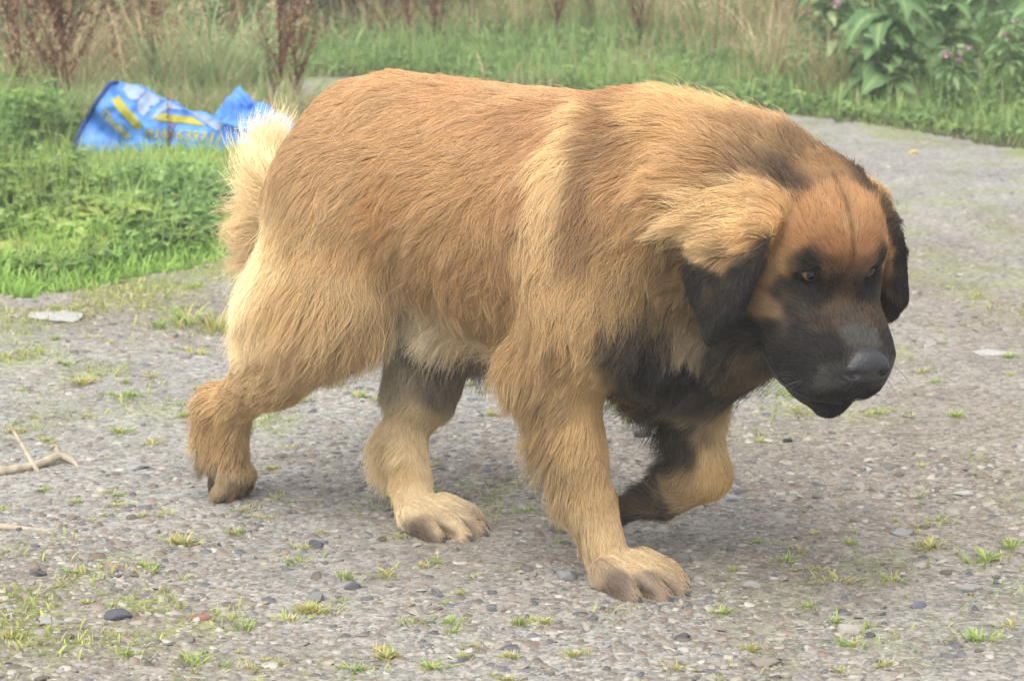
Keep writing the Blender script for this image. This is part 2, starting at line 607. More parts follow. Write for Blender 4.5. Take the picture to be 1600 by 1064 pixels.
def scatter(n, x0, x1, y0, y1, margin=0.25):
    """Random spots: thick where the photograph looks, thinner in the metre beside it."""
    p = np.stack([rng.uniform(x0 - 0.9, x1 + 0.9, int(n * (x1 - x0 + 1.8) / (x1 - x0))), rng.uniform(y0, y1, int(n * (x1 - x0 + 1.8) / (x1 - x0)))], -1)
    core = in_view(p, margin) & (p[:, 0] > x0) & (p[:, 0] < x1)
    return p[core | (in_view(p, margin + 1.0) & (rng.random(len(p)) < 0.45))]


def z3(p, z=0.0):
    return np.column_stack([p, np.broadcast_to(z, len(p))])


# short grass along the edges of both verges
parts = []
p = scatter(120000, -2.4, -0.5, 6.0, 11.6)
p = p[is_green(p)]
d = edge_dist(LEFT_VERGE, p)
p, d = p[d < 0.9], d[d < 0.9]
keep = rng.random(len(p)) < np.clip(1.25 - d * 1.1, 0.1, 1)
p, d = p[keep], d[keep]
n_ = len(p)
h = (0.025 + 0.055 * np.clip(d / 0.3, 0, 1)) * rng.uniform(0.5, 1.5, n_) * (0.55 + 0.9 * fbm(p, 6, 51))
yel = fbm(p, 3.5, 52)[:, None]
c1 = 1.25 * pick_cols([(140, 190, 70), (158, 198, 84), (126, 178, 66)], n_, rng) * (1 - np.clip((yel - 0.5) * 3, 0, 0.6)) + veg((190, 190, 100)) * np.clip((yel - 0.5) * 3, 0, 0.6)
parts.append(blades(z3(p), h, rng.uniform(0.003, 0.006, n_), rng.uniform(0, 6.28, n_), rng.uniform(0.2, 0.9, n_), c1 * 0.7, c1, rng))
p = scatter(110000, -2.6, 2.8, 8.6, 13.0)
p = p[is_green(p)]
d = edge_dist(FAR_VERGE, p)
p, d = p[d < 1.0], d[d < 1.0]
keep = rng.random(len(p)) < np.clip(0.10 + d * 3.0, 0, 1) * np.clip(0.3 + 1.4 * (fbm(p, 5, 58) - 0.2), 0, 1)
p, d = p[keep], d[keep]
n_ = len(p)
h = (0.018 + 0.062 * np.clip(d / 0.6, 0, 1)) * rng.uniform(0.4, 1.5, n_) * (0.4 + 1.1 * fbm(p, 4, 53))
c1 = pick_cols([(134, 176, 76), (150, 186, 90), (112, 160, 76), (160, 178, 96)], n_, rng)
parts.append(blades(z3(p), h, rng.uniform(0.003, 0.0065, n_), rng.uniform(0, 6.28, n_), rng.uniform(0.2, 0.9, n_), c1 * 0.7, c1, rng))
p = scatter(24000, -2.8, -0.7, 9.1, 11.5)
p = p[is_green(p)]
p = p[~((p[:, 0] > -1.56) & (p[:, 0] < -0.72) & (p[:, 1] < 9.45))]
n_ = len(p)
strawy = (np.clip((fbm(p, 1.8, 56) - 0.40) * 4, 0.08, 0.8) > rng.random(n_))[:, None]
c1 = np.where(strawy, pick_cols([(196, 176, 136), (180, 158, 116), (206, 190, 154)], n_, rng), pick_cols([(140, 172, 98), (156, 182, 110), (126, 160, 90)], n_, rng))
parts.append(blades(z3(p), rng.uniform(0.06, 0.24, n_) * (0.4 + fbm(p, 3, 57)), rng.uniform(0.004, 0.008, n_), rng.uniform(0, 6.28, n_), rng.uniform(0.1, 0.9, n_), c1 * 0.75, c1, rng))
V, F, C = merge(parts)
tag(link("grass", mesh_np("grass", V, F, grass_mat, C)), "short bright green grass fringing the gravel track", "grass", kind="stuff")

# thin yellow-green growth creeping over the track edge
p = np.concatenate([scatter(26000, -2.2, -0.1, 4.6, 7.4), scatter(60000, -1.3, 1.3, 3.4, 6.6)])
p = p[~is_green(p)]
p = p[rng.random(len(p)) < moss_amount(p) ** 2 * 0.55]
n_ = len(p)
c1 = pick_cols([(176, 190, 92), (160, 180, 84), (190, 190, 110)], n_, rng)
tag(link("creeping_grass", mesh_np("creeping_grass", *(lambda r: (r[0], [r[1], r[2]], grass_mat, r[3]))(blades(z3(p, track_z(p)), rng.uniform(0.008, 0.025, n_), rng.uniform(0.003, 0.006, n_), rng.uniform(0, 6.28, n_), rng.uniform(0.3, 1.0, n_), c1 * 0.75, c1, rng)))),
    "thin yellowish grass creeping from the verge over the stones", "grass", kind="stuff")

# leafy ground cover of the left verge
parts = []
p = scatter(34000, -2.6, -0.5, 6.7, 11.4)
p = p[is_green(p)]
p = p[(p[:, 1] < 9.3 + 0.9 * fbm(p, 2.5, 63)) | (rng.random(len(p)) < 0.12)]
d = edge_dist(LEFT_VERGE, p)
p, d = p[d > 0.12], d[d > 0.12]
bag_gap = ((p[:, 0] > -1.56) & (p[:, 0] < -0.76) & (p[:, 1] > 8.98) & (p[:, 1] < 9.5))
p, d = p[~bag_gap], d[~bag_gap]
n_ = len(p)
hm = (0.05 + 0.20 * np.clip(d / 0.6, 0, 1)) * (0.35 + 1.1 * fbm(p, 3.2, 61))
hm = np.where(p[:, 1] > 9.3, hm * 0.6, hm)
hm = np.minimum(hm, 0.06 + 0.20 * np.maximum(p[:, 1] - 6.9 + 0.5 * (fbm(p, 2.2, 67) - 0.5), 0))
front = (p[:, 0] > -1.62) & (p[:, 0] < -0.70) & (p[:, 1] > 7.9) & (p[:, 1] < 9.05)   # the bag has flattened what it lies on
hm = np.where(front, np.minimum(hm, 0.012 + 0.115 * np.maximum(9.0 - p[:, 1], 0)), hm)
z = hm * rng.uniform(0.25, 1.0, n_) ** 0.7
c = pick_cols([(112, 158, 82), (130, 172, 90), (96, 140, 76), (142, 178, 100), (120, 165, 70)], n_, rng) * (0.62 + 0.8 * fbm(p, 2.6, 64))[:, None]
c = c * (1 + np.clip((fbm(p, 1.7, 65)[:, None] - 0.5) * 3, 0, 1) * np.array((0.45, 0.15, -0.1)))
big = 0.55 + 1.1 * fbm(p, 3.4, 66) ** 2 * 2
for lob in range(3):
    a = rng.uniform(0, 6.28, n_)
    L_ = rng.uniform(0.014, 0.040, n_) * big
    parts.append(leaves(z3(p, z), a, rng.uniform(-0.2, 0.55, n_), L_, L_ * rng.uniform(0.45, 0.75, n_), c * rng.uniform(0.85, 1.15, (n_, 1)), rng))
n2 = n_ // 2
c2 = c[:n2]
parts.append(blades(z3(p[:n2]), hm[:n2] * rng.uniform(0.9, 1.5, n2) + 0.015, rng.uniform(0.003, 0.006, n2), rng.uniform(0, 6.28, n2), rng.uniform(0.1, 0.6, n2), c2 * 0.8, c2 * 1.1, rng))
V, F, C = merge(parts)
tag(link("ground_cover", mesh_np("ground_cover", V, F, leaf_mat, C)), "dense low leafy green ground cover around the blue bag", "ground cover", kind="stuff")

# weeds beyond the track: low leaves in front, taller and mixed with dry grass behind
parts = []
p = scatter(70000, -3.8, 4.2, 9.2, 17.8, 0.35)
p = p[inside(FAR_VERGE, ragged(p))]
d = edge_dist(FAR_VERGE, p)
keep = d > 0.10 + 0.25 * fbm(p, 3, 59)
p, d = p[keep], d[keep]
n_ = len(p)
hm = (0.035 + 0.22 * np.clip((d - 0.1) / 3.2, 0, 1)) * (0.25 + 1.4 * fbm(p, 2.0, 71))
z = hm * rng.uniform(0.2, 1.0, n_) ** 0.7
c = pick_cols([(116, 158, 86), (132, 170, 92), (100, 142, 80), (148, 176, 100), (110, 150, 84)], n_, rng)
for lob in range(2):
    L_ = rng.uniform(0.018, 0.055, n_)
    parts.append(leaves(z3(p, z), rng.uniform(0, 6.28, n_), rng.uniform(-0.3, 0.6, n_), L_, L_ * rng.uniform(0.35, 0.65, n_), c * rng.uniform(0.85, 1.15, (n_, 1)), rng))
q = rng.random(n_) < 0.5
pb, hb = p[q], hm[q]
n2 = len(pb)
dry = (np.clip((fbm(pb, 0.8, 72) - 0.46) * 6, 0, 1) * np.clip((pb[:, 1] - 11.5) / 2, 0.1, 1))[:, None] > rng.random((n2, 1))
cg = pick_cols([(128, 168, 88), (150, 182, 100)], n2, rng)
cd = pick_cols([(186, 164, 122), (170, 148, 106), (196, 178, 140)], n2, rng)
c = np.where(dry, cd, cg)
parts.append(blades(z3(pb), hb * rng.uniform(1.0, 2.0, n2) + 0.06, rng.uniform(0.004, 0.009, n2), rng.uniform(0, 6.28, n2), rng.uniform(0.05, 0.6, n2), c * 0.75, c, rng))
V, F, C = merge(parts)
tag(link("weeds", mesh_np("weeds", V, F, leaf_mat, C)), "tangled green weeds and dry grass beyond the track", "weeds", kind="stuff")

# tufts growing through the gravel
tuft_meshes = []
for i in range(10):
    r = np.random.default_rng(700 + i)
    nb = int(r.integers(34, 70))
    a = r.uniform(0, 6.28, nb)
    rr = np.abs(r.normal(0, [0.35, 0.45, 0.55][i % 3], nb))
    base = np.stack([np.cos(a) * rr * 1.3, np.sin(a) * rr * 0.8, np.zeros(nb)], -1)
    c1 = pick_cols([[(150, 188, 72), (170, 196, 90), (136, 176, 70), (196, 192, 110)], [(178, 190, 92), (196, 190, 108), (206, 188, 126), (160, 184, 84)]][i % 2], nb, r)
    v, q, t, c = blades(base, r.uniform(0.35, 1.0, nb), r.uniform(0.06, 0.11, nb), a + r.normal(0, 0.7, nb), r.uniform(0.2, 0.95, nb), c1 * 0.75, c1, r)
    tuft_meshes.append(mesh_np("grass_tuft", v, [q, t], grass_mat, c))
TUFTS = [(-0.76, 6.11, 3), (-0.69, 6.03, 3), (-0.82, 6.07, 2), (-0.9, 5.46, 1.4), (-0.79, 5.33, 1.2), (-0.93, 5.15, 1), (-0.76, 5.02, 1.2), (-0.69, 4.47, 1), (-0.76, 4.49, 0.8),
         (-0.54, 4.22, 1.3), (-0.57, 4.06, 1), (-0.14, 4.08, 1.1), (-0.15, 3.79, 1), (-0.29, 3.85, 1), (-0.26, 4.02, 1), (-0.41, 4.51, 1), (-0.65, 5.15, 1), (-0.22, 5.48, 1),
         (-0.31, 5.31, 1.4), (-0.36, 5.43, 1.2), (-0.43, 5.27, 1.3), (-0.61, 5.27, 1), (0.57, 5.34, 1.6), (0.64, 5.27, 1.2), (0.73, 5.18, 1.2), (0.88, 5.57, 1), (0.88, 5.15, 0.9),
         (0.57, 5.18, 1.2), (0.22, 5.21, 1.5), (0.23, 5.11, 1.1), (0.79, 5.15, 1), (0.71, 5.15, 0.9), (0.76, 4.11, 2), (0.68, 4.19, 1.3), (0.68, 3.71, 1.4), (0.51, 3.99, 1.1), (0.48, 3.79, 0.8),
         (0.74, 3.78, 1.1), (0.49, 3.68, 1.2), (0.34, 3.65, 1.2), (-0.12, 4.11, 0.9), (-0.06, 4.02, 0.8), (0.02, 4.42, 1), (-0.27, 5.27, 1), (-0.09, 3.79, 0.8), (-0.7, 3.99, 1),
         (-0.55, 3.64, 1), (-0.33, 3.81, 0.9), (-0.45, 3.6, 1.2), (-0.18, 3.63, 1.3), (-0.46, 4.28, 1), (-0.34, 4.19, 1), (-0.21, 4.47, 1), (-0.04, 5.15, 0.9), (0.4, 4.22, 0.7), (0.46, 4.06, 0.8),
         (0.82, 4.22, 0.9), (0.75, 4.74, 0.7), (-1.02, 5.39, 1.1), (-0.73, 3.71, 1), (0.22, 4.19, 0.6), (0.35, 4.06, 0.7), (0.02, 3.78, 0.8), (0.09, 3.63, 1), (-0.22, 3.57, 1), (-0.36, 3.57, 1), (-0.11, 3.58, 1.2), (0.23, 3.57, 1)]
r = np.random.default_rng(77)
k = 0
while k < 215:
    y = 3.5 + 3.6 * r.random() ** 1.2
    x = r.uniform(-1, 1) * (y * 800 / 4160 + 0.05)
    if is_green(np.array([[x, y]]))[0] or r.random() > (0.85 if x < 0.1 else 0.35):
        continue
    TUFTS.append((x, y, r.uniform(0.4, 1.1)))
    k += 1
for i, (x, y, s) in enumerate(TUFTS):
    if math.hypot(x - 0.19, y - 3.97) < 0.07:
        continue
    s *= 0.021
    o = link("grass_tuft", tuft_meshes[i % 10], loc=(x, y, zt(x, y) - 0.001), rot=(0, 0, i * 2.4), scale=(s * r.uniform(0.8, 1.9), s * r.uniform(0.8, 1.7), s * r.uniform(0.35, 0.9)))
    size_word = "broad" if s > 0.03 else ("small" if s > 0.0145 else "tiny")
    tag(o, "%s %s grass tuft growing through the gravel" % (size_word, ("fresh green", "yellowing straw tinged")[i % 2]), "grass tuft", "grass tufts on the gravel track")
# ------------------------------------------------------------------ the dog
# Dog frame: x forward, y to its left, z up, origin on the ground under the withers.
DOG_LOC, DOG_YAW = (0.2110, 4.0673, 0.0), rad(-38)


def sd_cone(p, a, b, ra, rb):
    a, b = np.asarray(a, np.float32), np.asarray(b, np.float32)
    ab = b - a
    t = np.clip(((p - a) @ ab) / float(ab @ ab), 0, 1)
    return np.linalg.norm(p - a - t[..., None] * ab, axis=-1) - (ra + (rb - ra) * t)


def sd_ell(p, c, r, R=None):
    q = p - np.asarray(c, np.float32)
    if R is not None:
        q = q @ np.asarray(R, np.float32)
    r = np.asarray(r, np.float32)
    k0 = np.linalg.norm(q / r, axis=-1)
    k1 = np.linalg.norm(q / (r * r), axis=-1) + 1e-6
    return k0 * (k0 - 1) / k1


def sd_tri(p, a, b, c):
    a, b, c = (np.asarray(v, np.float32) for v in (a, b, c))
    ba, cb, ac = b - a, c - b, a - c
    n = np.cross(ba, ac)
    pa, pb, pc = p - a, p - b, p - c

    def dot(u, v):
        return (u * v).sum(-1)
    s = np.sign(dot(np.cross(ba, n), pa)) + np.sign(dot(np.cross(cb, n), pb)) + np.sign(dot(np.cross(ac, n), pc))

    def e(u, v):
        t = np.clip(dot(u, v) / float(u @ u), 0, 1)
        w = v - t[..., None] * u
        return dot(w, w)
    edge = np.minimum(np.minimum(e(ba, pa), e(cb, pb)), e(ac, pc))
    face = dot(n, pa) ** 2 / float(n @ n)
    return np.sqrt(np.where(s < 2.0, edge, face))


def smin(a, b, k):
    h = np.maximum(k - np.abs(a - b), 0) / k
    return np.minimum(a, b) - h * h * k * 0.25


def surface_nets(xs, ys, zs, V):
    I = V < 0
    c = np.zeros(tuple(np.array(V.shape) - 1), np.int8)
    offs = [(i, j, k) for i in (0, 1) for j in (0, 1) for k in (0, 1)]
    nx, ny, nz = V.shape
    for i, j, k in offs:
        c += I[i:nx - 1 + i, j:ny - 1 + j, k:nz - 1 + k]
    ci, cj, ck = np.nonzero((c > 0) & (c < 8))
    idx = -np.ones(c.shape, np.int64)
    idx[ci, cj, ck] = np.arange(len(ci))
    acc = np.zeros((len(ci), 3))
    cnt = np.zeros(len(ci))
    X = [xs, ys, zs]
    for a in offs:
        for ax in range(3):
            if a[ax]:
                continue
            b = list(a)
            b[ax] = 1
            va = V[ci + a[0], cj + a[1], ck + a[2]]
            vb = V[ci + b[0], cj + b[1], ck + b[2]]
            m = (va < 0) != (vb < 0)
            t = np.where(m, va / np.where(m, va - vb, 1), 0)
            pa = np.stack([xs[ci + a[0]], ys[cj + a[1]], zs[ck + a[2]]], -1)
            base = [ci, cj, ck][ax]
            step = X[ax][base + 1] - X[ax][base]
            pa[:, ax] += t * step
            acc += pa * m[:, None]
            cnt += m
    P = acc / cnt[:, None]
    Q = []
    for ax in range(3):
        sl0, sl1 = [slice(None)] * 3, [slice(None)] * 3
        sl0[ax], sl1[ax] = slice(0, -1), slice(1, None)
        A, B = I[tuple(sl0)], I[tuple(sl1)]
        e = np.stack(np.nonzero(A != B), -1)
        u, w = [k for k in range(3) if k != ax]
        ok = (e[:, u] > 0) & (e[:, w] > 0) & (e[:, u] < V.shape[u] - 1) & (e[:, w] < V.shape[w] - 1)
        e = e[ok]
        flip = A[tuple(e.T)]

        def cell(du, dw):
            f = e.copy()
            f[:, u] += du
            f[:, w] += dw
            return idx[f[:, 0], f[:, 1], f[:, 2]]
        q = np.stack([cell(-1, -1), cell(0, -1), cell(0, 0), cell(-1, 0)], -1)
        if ax == 1:
            flip = ~flip
        q[~flip] = q[~flip][:, ::-1]
        Q.append(q)
    return P, np.concatenate(Q)


# head frame: origin between the eyes, x along the muzzle, y left, z up
HEAD_POS = np.array([0.375, -0.070, 0.541])
HS = 1.10


def rot_zyx(yaw, pitch, roll):
    return np.array((Matrix.Rotation(yaw, 3, 'Z') @ Matrix.Rotation(pitch, 3, 'Y') @ Matrix.Rotation(roll, 3, 'X')))


HEAD_R = rot_zyx(rad(-28), rad(32), rad(-2))


def hd(*p):
    return HEAD_POS + HEAD_R @ (np.array(p, float) * HS)


def hd_inv(P):
    return ((P - HEAD_POS) @ HEAD_R) / HS


EYE_R, EYE_L = (0.004, -0.0440, 0.007), (0.004, 0.0430, 0.008)
EYE_RAD = 0.0150

# trunk sections: x, top, bottom, half width
TRUNK = np.array([
    (-0.690, 0.640, 0.580, 0.028), (-0.680, 0.668, 0.520, 0.060), (-0.65, 0.712, 0.45, 0.100), (-0.61, 0.746, 0.415, 0.138), (-0.52, 0.764, 0.430, 0.146),
    (-0.40, 0.760, 0.415, 0.154), (-0.28, 0.756, 0.390, 0.162), (-0.16, 0.756, 0.355, 0.167), (-0.05, 0.755, 0.318, 0.164),
    (0.03, 0.742, 0.318, 0.150), (0.10, 0.705, 0.345, 0.120), (0.15, 0.65, 0.42, 0.07), (0.165, 0.60, 0.52, 0.02)])

CONES = [  # a, b, radius a, radius b, blend
    # neck, ruff and throat
    ((0.00, 0.0, 0.585), (0.17, -0.025, 0.580), 0.150, 0.122, 0.06),
    ((0.00, 0.0, 0.645), (0.22, -0.025, 0.640), 0.100, 0.082, 0.05),
    ((0.17, -0.025, 0.59), hd(-0.10, 0, -0.02), 0.128, 0.078, 0.05),
    ((0.03, 0.0, 0.42), (0.20, -0.04, 0.45), 0.115, 0.092, 0.06),
    # near (right) shoulder and foreleg
    ((-0.06, -0.12, 0.60), (-0.01, -0.125, 0.46), 0.085, 0.080, 0.05),
    ((-0.01, -0.125, 0.46), (-0.085, -0.120, 0.355), 0.082, 0.068, 0.04),
    ((-0.085, -0.120, 0.36), (-0.040, -0.092, 0.130), 0.054, 0.032, 0.03),
    ((-0.040, -0.092, 0.130), (-0.012, -0.086, 0.055), 0.034, 0.030, 0.02),
    # far (left) shoulder and lifted foreleg
    ((-0.06, 0.12, 0.60), (0.00, 0.115, 0.45), 0.085, 0.080, 0.05),
    ((0.00, 0.115, 0.45), (0.000, 0.095, 0.330), 0.078, 0.062, 0.04),
    ((0.005, 0.095, 0.33), (0.068, 0.070, 0.165), 0.048, 0.033, 0.03),
    ((0.068, 0.070, 0.165), (-0.008, 0.062, 0.115), 0.035, 0.029, 0.02),
    # near (right) hind leg, stretched back
    ((-0.575, -0.070, 0.575), (-0.545, -0.115, 0.405), 0.110, 0.080, 0.05),
    ((-0.585, -0.070, 0.55), (-0.655, -0.105, 0.375), 0.078, 0.070, 0.05),
    ((-0.555, -0.118, 0.395), (-0.690, -0.115, 0.268), 0.078, 0.056, 0.04),
    ((-0.690, -0.115, 0.265), (-0.818, -0.098, 0.178), 0.048, 0.028, 0.03),
    ((-0.820, -0.098, 0.178), (-0.838, -0.080, 0.070), 0.030, 0.027, 0.02),
    ((-0.838, -0.080, 0.070), (-0.860, -0.072, 0.026), 0.027, 0.022, 0.02),
    # far (left) hind leg, under the body
    ((-0.60, 0.085, 0.56), (-0.480, 0.075, 0.370), 0.115, 0.085, 0.05),
    ((-0.480, 0.072, 0.370), (-0.500, 0.050, 0.230), 0.080, 0.055, 0.04),
    ((-0.500, 0.050, 0.240), (-0.525, 0.030, 0.145), 0.044, 0.031, 0.03),
    ((-0.525, 0.030, 0.145), (-0.470, -0.006, 0.042), 0.031, 0.029, 0.02),
    # tail, hanging
    ((-0.680, 0.0, 0.610), (-0.745, 0.0, 0.560), 0.040, 0.034, 0.03),
    ((-0.745, 0.0, 0.560), (-0.800, 0.0, 0.480), 0.034, 0.028, 0.02),
    ((-0.800, 0.0, 0.480), (-0.800, 0.005, 0.430), 0.026, 0.020, 0.02),
]


def paw(c, fwd, up=(0, 0, 1), s=1.0):
    """Foot pad and four toes; c = ground point under the ankle, fwd = the way the toes point."""
    f = np.array(fwd, float)
    f /= np.linalg.norm(f)
    u = np.array(up, float)
    u -= f * (u @ f)
    u /= np.linalg.norm(u)
    r = np.cross(f, u)
    out = []
    tips = []
    for k, (lat, ln, h) in enumerate(((-0.048, 0.074, 0.020), (-0.0175, 0.102, 0.023), (0.0175, 0.102, 0.023), (0.048, 0.074, 0.020))):
        a = c + s * (f * 0.015 + r * lat * 0.75 + u * 0.036)
        b = c + s * (f * ln * 0.72 + r * lat + u * 0.029)
        e = c + s * (f * ln + r * lat * 1.05 + u * 0.0150)
        out.append((a, b, 0.022 * s, 0.0158 * s, 0.006))
        out.append((b, e, 0.0158 * s, 0.0138 * s, 0.003))
        tips.append((e, f, u))
    return out, tips


CLAWS = []
for c, f, u, s in (((0.005, -0.085, 0.0), (1, -0.12, 0.0), (0, 0, 1), 1.10),
                   ((-0.452, -0.012, 0.0), (1, -0.05, 0.0), (0, 0, 1), 1.08),
                   ((-0.835, -0.078, 0.070), (-0.22, -0.05, -1), (1, 0, -0.2), 0.68),
                   ((0.006, 0.062, 0.085), (-1, -0.05, -0.22), (-0.2, 0, 1), 0.95)):
    cs, tp = paw(np.array(c), f, u, s)
    CONES += cs
    CLAWS += tp

ELLS = [  # centre, radii, rotation, blend -- the head
    (hd(-0.080, 0, 0.010), np.array((0.112, 0.094, 0.088)) * HS, HEAD_R, 0.03),
    (hd(-0.050, -0.050, -0.050), np.array((0.070, 0.046, 0.062)) * HS, HEAD_R, 0.03),
    (hd(-0.050, 0.050, -0.050), np.array((0.070, 0.046, 0.062)) * HS, HEAD_R, 0.03),
    (hd(-0.022, -0.040, 0.028), np.array((0.030, 0.028, 0.020)) * HS, HEAD_R, 0.020),
    (hd(-0.022, 0.040, 0.028), np.array((0.030, 0.028, 0.020)) * HS, HEAD_R, 0.020),
]
# muzzle sections: x, half width, top, bottom
MUZZLE = np.array([(-0.060, 0.066, 0.010, -0.115), (-0.02, 0.072, 0.008, -0.138), (0.02, 0.072, -0.006, -0.150), (0.055, 0.071, -0.016, -0.150),
                   (0.090, 0.064, -0.022, -0.140), (0.114, 0.056, -0.027, -0.124), (0.128, 0.043, -0.036, -0.108), (0.136, 0.020, -0.052, -0.088)])
JAW = [((-0.02, 0, -0.114), (0.050, 0, -0.140), 0.046, 0.036, 0.006), ((0.05, 0, -0.140), (0.092, 0, -0.140), 0.034, 0.024, 0.006),
       ((-0.09, 0, -0.07), (-0.02, 0, -0.110), 0.060, 0.038, 0.03)]
for a, b, ra, rb, k in JAW:
    CONES.append((hd(*a), hd(*b), ra * HS, rb * HS, k))
EAR_R = [hd(*v) for v in ((-0.060, -0.078, 0.068), (-0.130, -0.095, 0.030), (-0.116, -0.146, -0.052), (0.000, -0.148, -0.098), (0.014, -0.142, -0.048), (-0.022, -0.112, 0.045))]
EAR_L = [hd(*v) for v in ((-0.070, 0.080, 0.050), (-0.125, 0.092, 0.020), (-0.090, 0.120, -0.050), (-0.010, 0.124, -0.082), (0.000, 0.120, -0.050), (-0.030, 0.102, 0.020))]


def axis(lo, hi, flo, fhi, coarse, fine):
    a = [np.arange(lo, flo, coarse), np.arange(flo, fhi, fine), np.arange(fhi, hi, coarse)]
    return np.concatenate(a)


GX = axis(-0.93, 0.62, 0.26, 0.56, 0.0085, 0.0045)
GY = axis(-0.30, 0.26, -0.24, 0.10, 0.0085, 0.0045)
GZ = axis(-0.03, 0.90, 0.36, 0.68, 0.0085, 0.0045)
SDF = np.full((len(GX), len(GY), len(GZ)), 0.12, np.float32)


def add_shape(fn, lo, hi, k, sub=False, pad=0.09):
    i0, i1 = np.searchsorted(GX, (lo[0] - pad, hi[0] + pad))
    j0, j1 = np.searchsorted(GY, (lo[1] - pad, hi[1] + pad))
    k0, k1 = np.searchsorted(GZ, (lo[2] - pad, hi[2] + pad))
    p = np.stack(np.meshgrid(GX[i0:i1], GY[j0:j1], GZ[k0:k1], indexing='ij'), -1).astype(np.float32)
    d = fn(p)
    v = SDF[i0:i1, j0:j1, k0:k1]
    if sub:
        SDF[i0:i1, j0:j1, k0:k1] = -smin(-v, d, k)
    else:
        SDF[i0:i1, j0:j1, k0:k1] = smin(v, d, k)


def sdf_at(p):
    f = []
    for ax, g in enumerate((GX, GY, GZ)):
        q = np.interp(p[:, ax], g, np.arange(len(g)))
        i = np.clip(q.astype(np.int32), 0, len(g) - 2)
        f.append((i, (q - i).astype(np.float32)))
    (i, u), (j, v), (k, w) = f
    out = 0
    for a in (0, 1):
        for b in (0, 1):
            for c in (0, 1):
                out = out + SDF[i + a, j + b, k + c] * (u if a else 1 - u) * (v if b else 1 - v) * (w if c else 1 - w)
    return out


def sdf_grad(p, e=0.006):
    v = sdf_at(p)
    g = np.stack([sdf_at(p + np.eye(3)[k] * e) - v for k in range(3)], -1)
    return v, g / (np.linalg.norm(g, axis=1, keepdims=True) + 1e-9)


def sd_trunk(p):
    x = p[..., 0]
    t, b, w = (np.interp(x, TRUNK[:, 0], TRUNK[:, q]) for q in (1, 2, 3))
    c, h = (t + b) / 2, (t - b) / 2
    q = np.sqrt((p[..., 1] / w) ** 2 + ((p[..., 2] - c) / h) ** 2)
    d = (q - 1) * np.minimum(w, h) * 0.9
    return np.maximum(d, np.maximum(TRUNK[0, 0] - x, x - TRUNK[-1, 0])).astype(np.float32)


add_shape(sd_trunk, (-0.79, -0.18, 0.3), (0.17, 0.18, 0.78), 0.01)
for a, b, ra, rb, k in CONES:
    a, b = np.array(a), np.array(b)
    r = max(ra, rb)
    add_shape(lambda p: sd_cone(p, a, b, ra, rb), np.minimum(a, b) - r, np.maximum(a, b) + r, k)
for c, r, R, k in ELLS:
    m = max(r)
    add_shape(lambda p: sd_ell(p, c, r, R), c - m, c + m, k)


def sd_muzzle(p):
    q = hd_inv(p.reshape(-1, 3)).astype(np.float32)
    x = q[:, 0]
    w, t, b = (np.interp(x, MUZZLE[:, 0], MUZZLE[:, c]) for c in (1, 2, 3))
    m, h = (t + b) / 2, (t - b) / 2
    k = ((np.abs(q[:, 1]) / w) ** 3.1 + (np.abs(q[:, 2] - m) / h) ** 3.1) ** (1 / 3.1)
    d = (k - 1) * np.minimum(w, h) * 0.9
    d = np.maximum(d, np.maximum(MUZZLE[0, 0] - x, x - MUZZLE[-1, 0]))
    return (d * HS).reshape(p.shape[:-1]).astype(np.float32)


mc = np.array([hd(*v) for v in ((-0.06, 0.06, 0), (-0.06, -0.06, -0.13), (0.13, -0.05, 0), (0.13, 0.05, -0.13), (0.13, 0.05, 0), (0.13, -0.05, -0.13), (-0.06, 0.06, -0.13), (-0.06, -0.06, 0))])
add_shape(sd_muzzle, mc.min(0), mc.max(0), 0.022)
for E in (EAR_R, EAR_L):
    E = np.array(E)

    def ear(p):
        d = sd_tri(p, E[0], E[1], E[2])
        for q in ((0, 2, 5), (5, 2, 4), (4, 2, 3)):
            d = np.minimum(d, sd_tri(p, E[q[0]], E[q[1]], E[q[2]]))
        return d - 0.013
    add_shape(ear, E.min(0), E.max(0), 0.012)
for e in (EYE_R, EYE_L):      # sockets
    c = hd(*e)
    o = hd(e[0] + 0.015, e[1] * 1.05, e[2])
    add_shape(lambda p: np.linalg.norm(p - o.astype(np.float32), axis=-1) - 0.019, o - 0.02, o + 0.02, 0.012, sub=True, pad=0.03)
LIPS = []
for s in (-1, 1):             # the line of the mouth
    pts = [hd(0.122, s * 0.004, -0.108), hd(0.100, s * 0.048, -0.124), hd(0.060, s * 0.068, -0.138), hd(0.025, s * 0.074, -0.134), hd(0.004, s * 0.075, -0.122)]
    for _ in range(6):        # lay the line on the skin
        q, g = sdf_grad(np.array(pts, np.float32))
        pts = [p_ - g_ * q_ * 0.8 for p_, g_, q_ in zip(pts, g, q)]
    pts = [np.array(p_, float) for p_ in pts]
    LIPS.append(pts)
    for a, b in zip(pts, pts[1:]):
        add_shape(lambda p: sd_cone(p, a, b, 0.0090, 0.0090), np.minimum(a, b), np.maximum(a, b), 0.006, sub=True, pad=0.03)

BODY_P, BODY_Q = surface_nets(GX, GY, GZ, SDF)


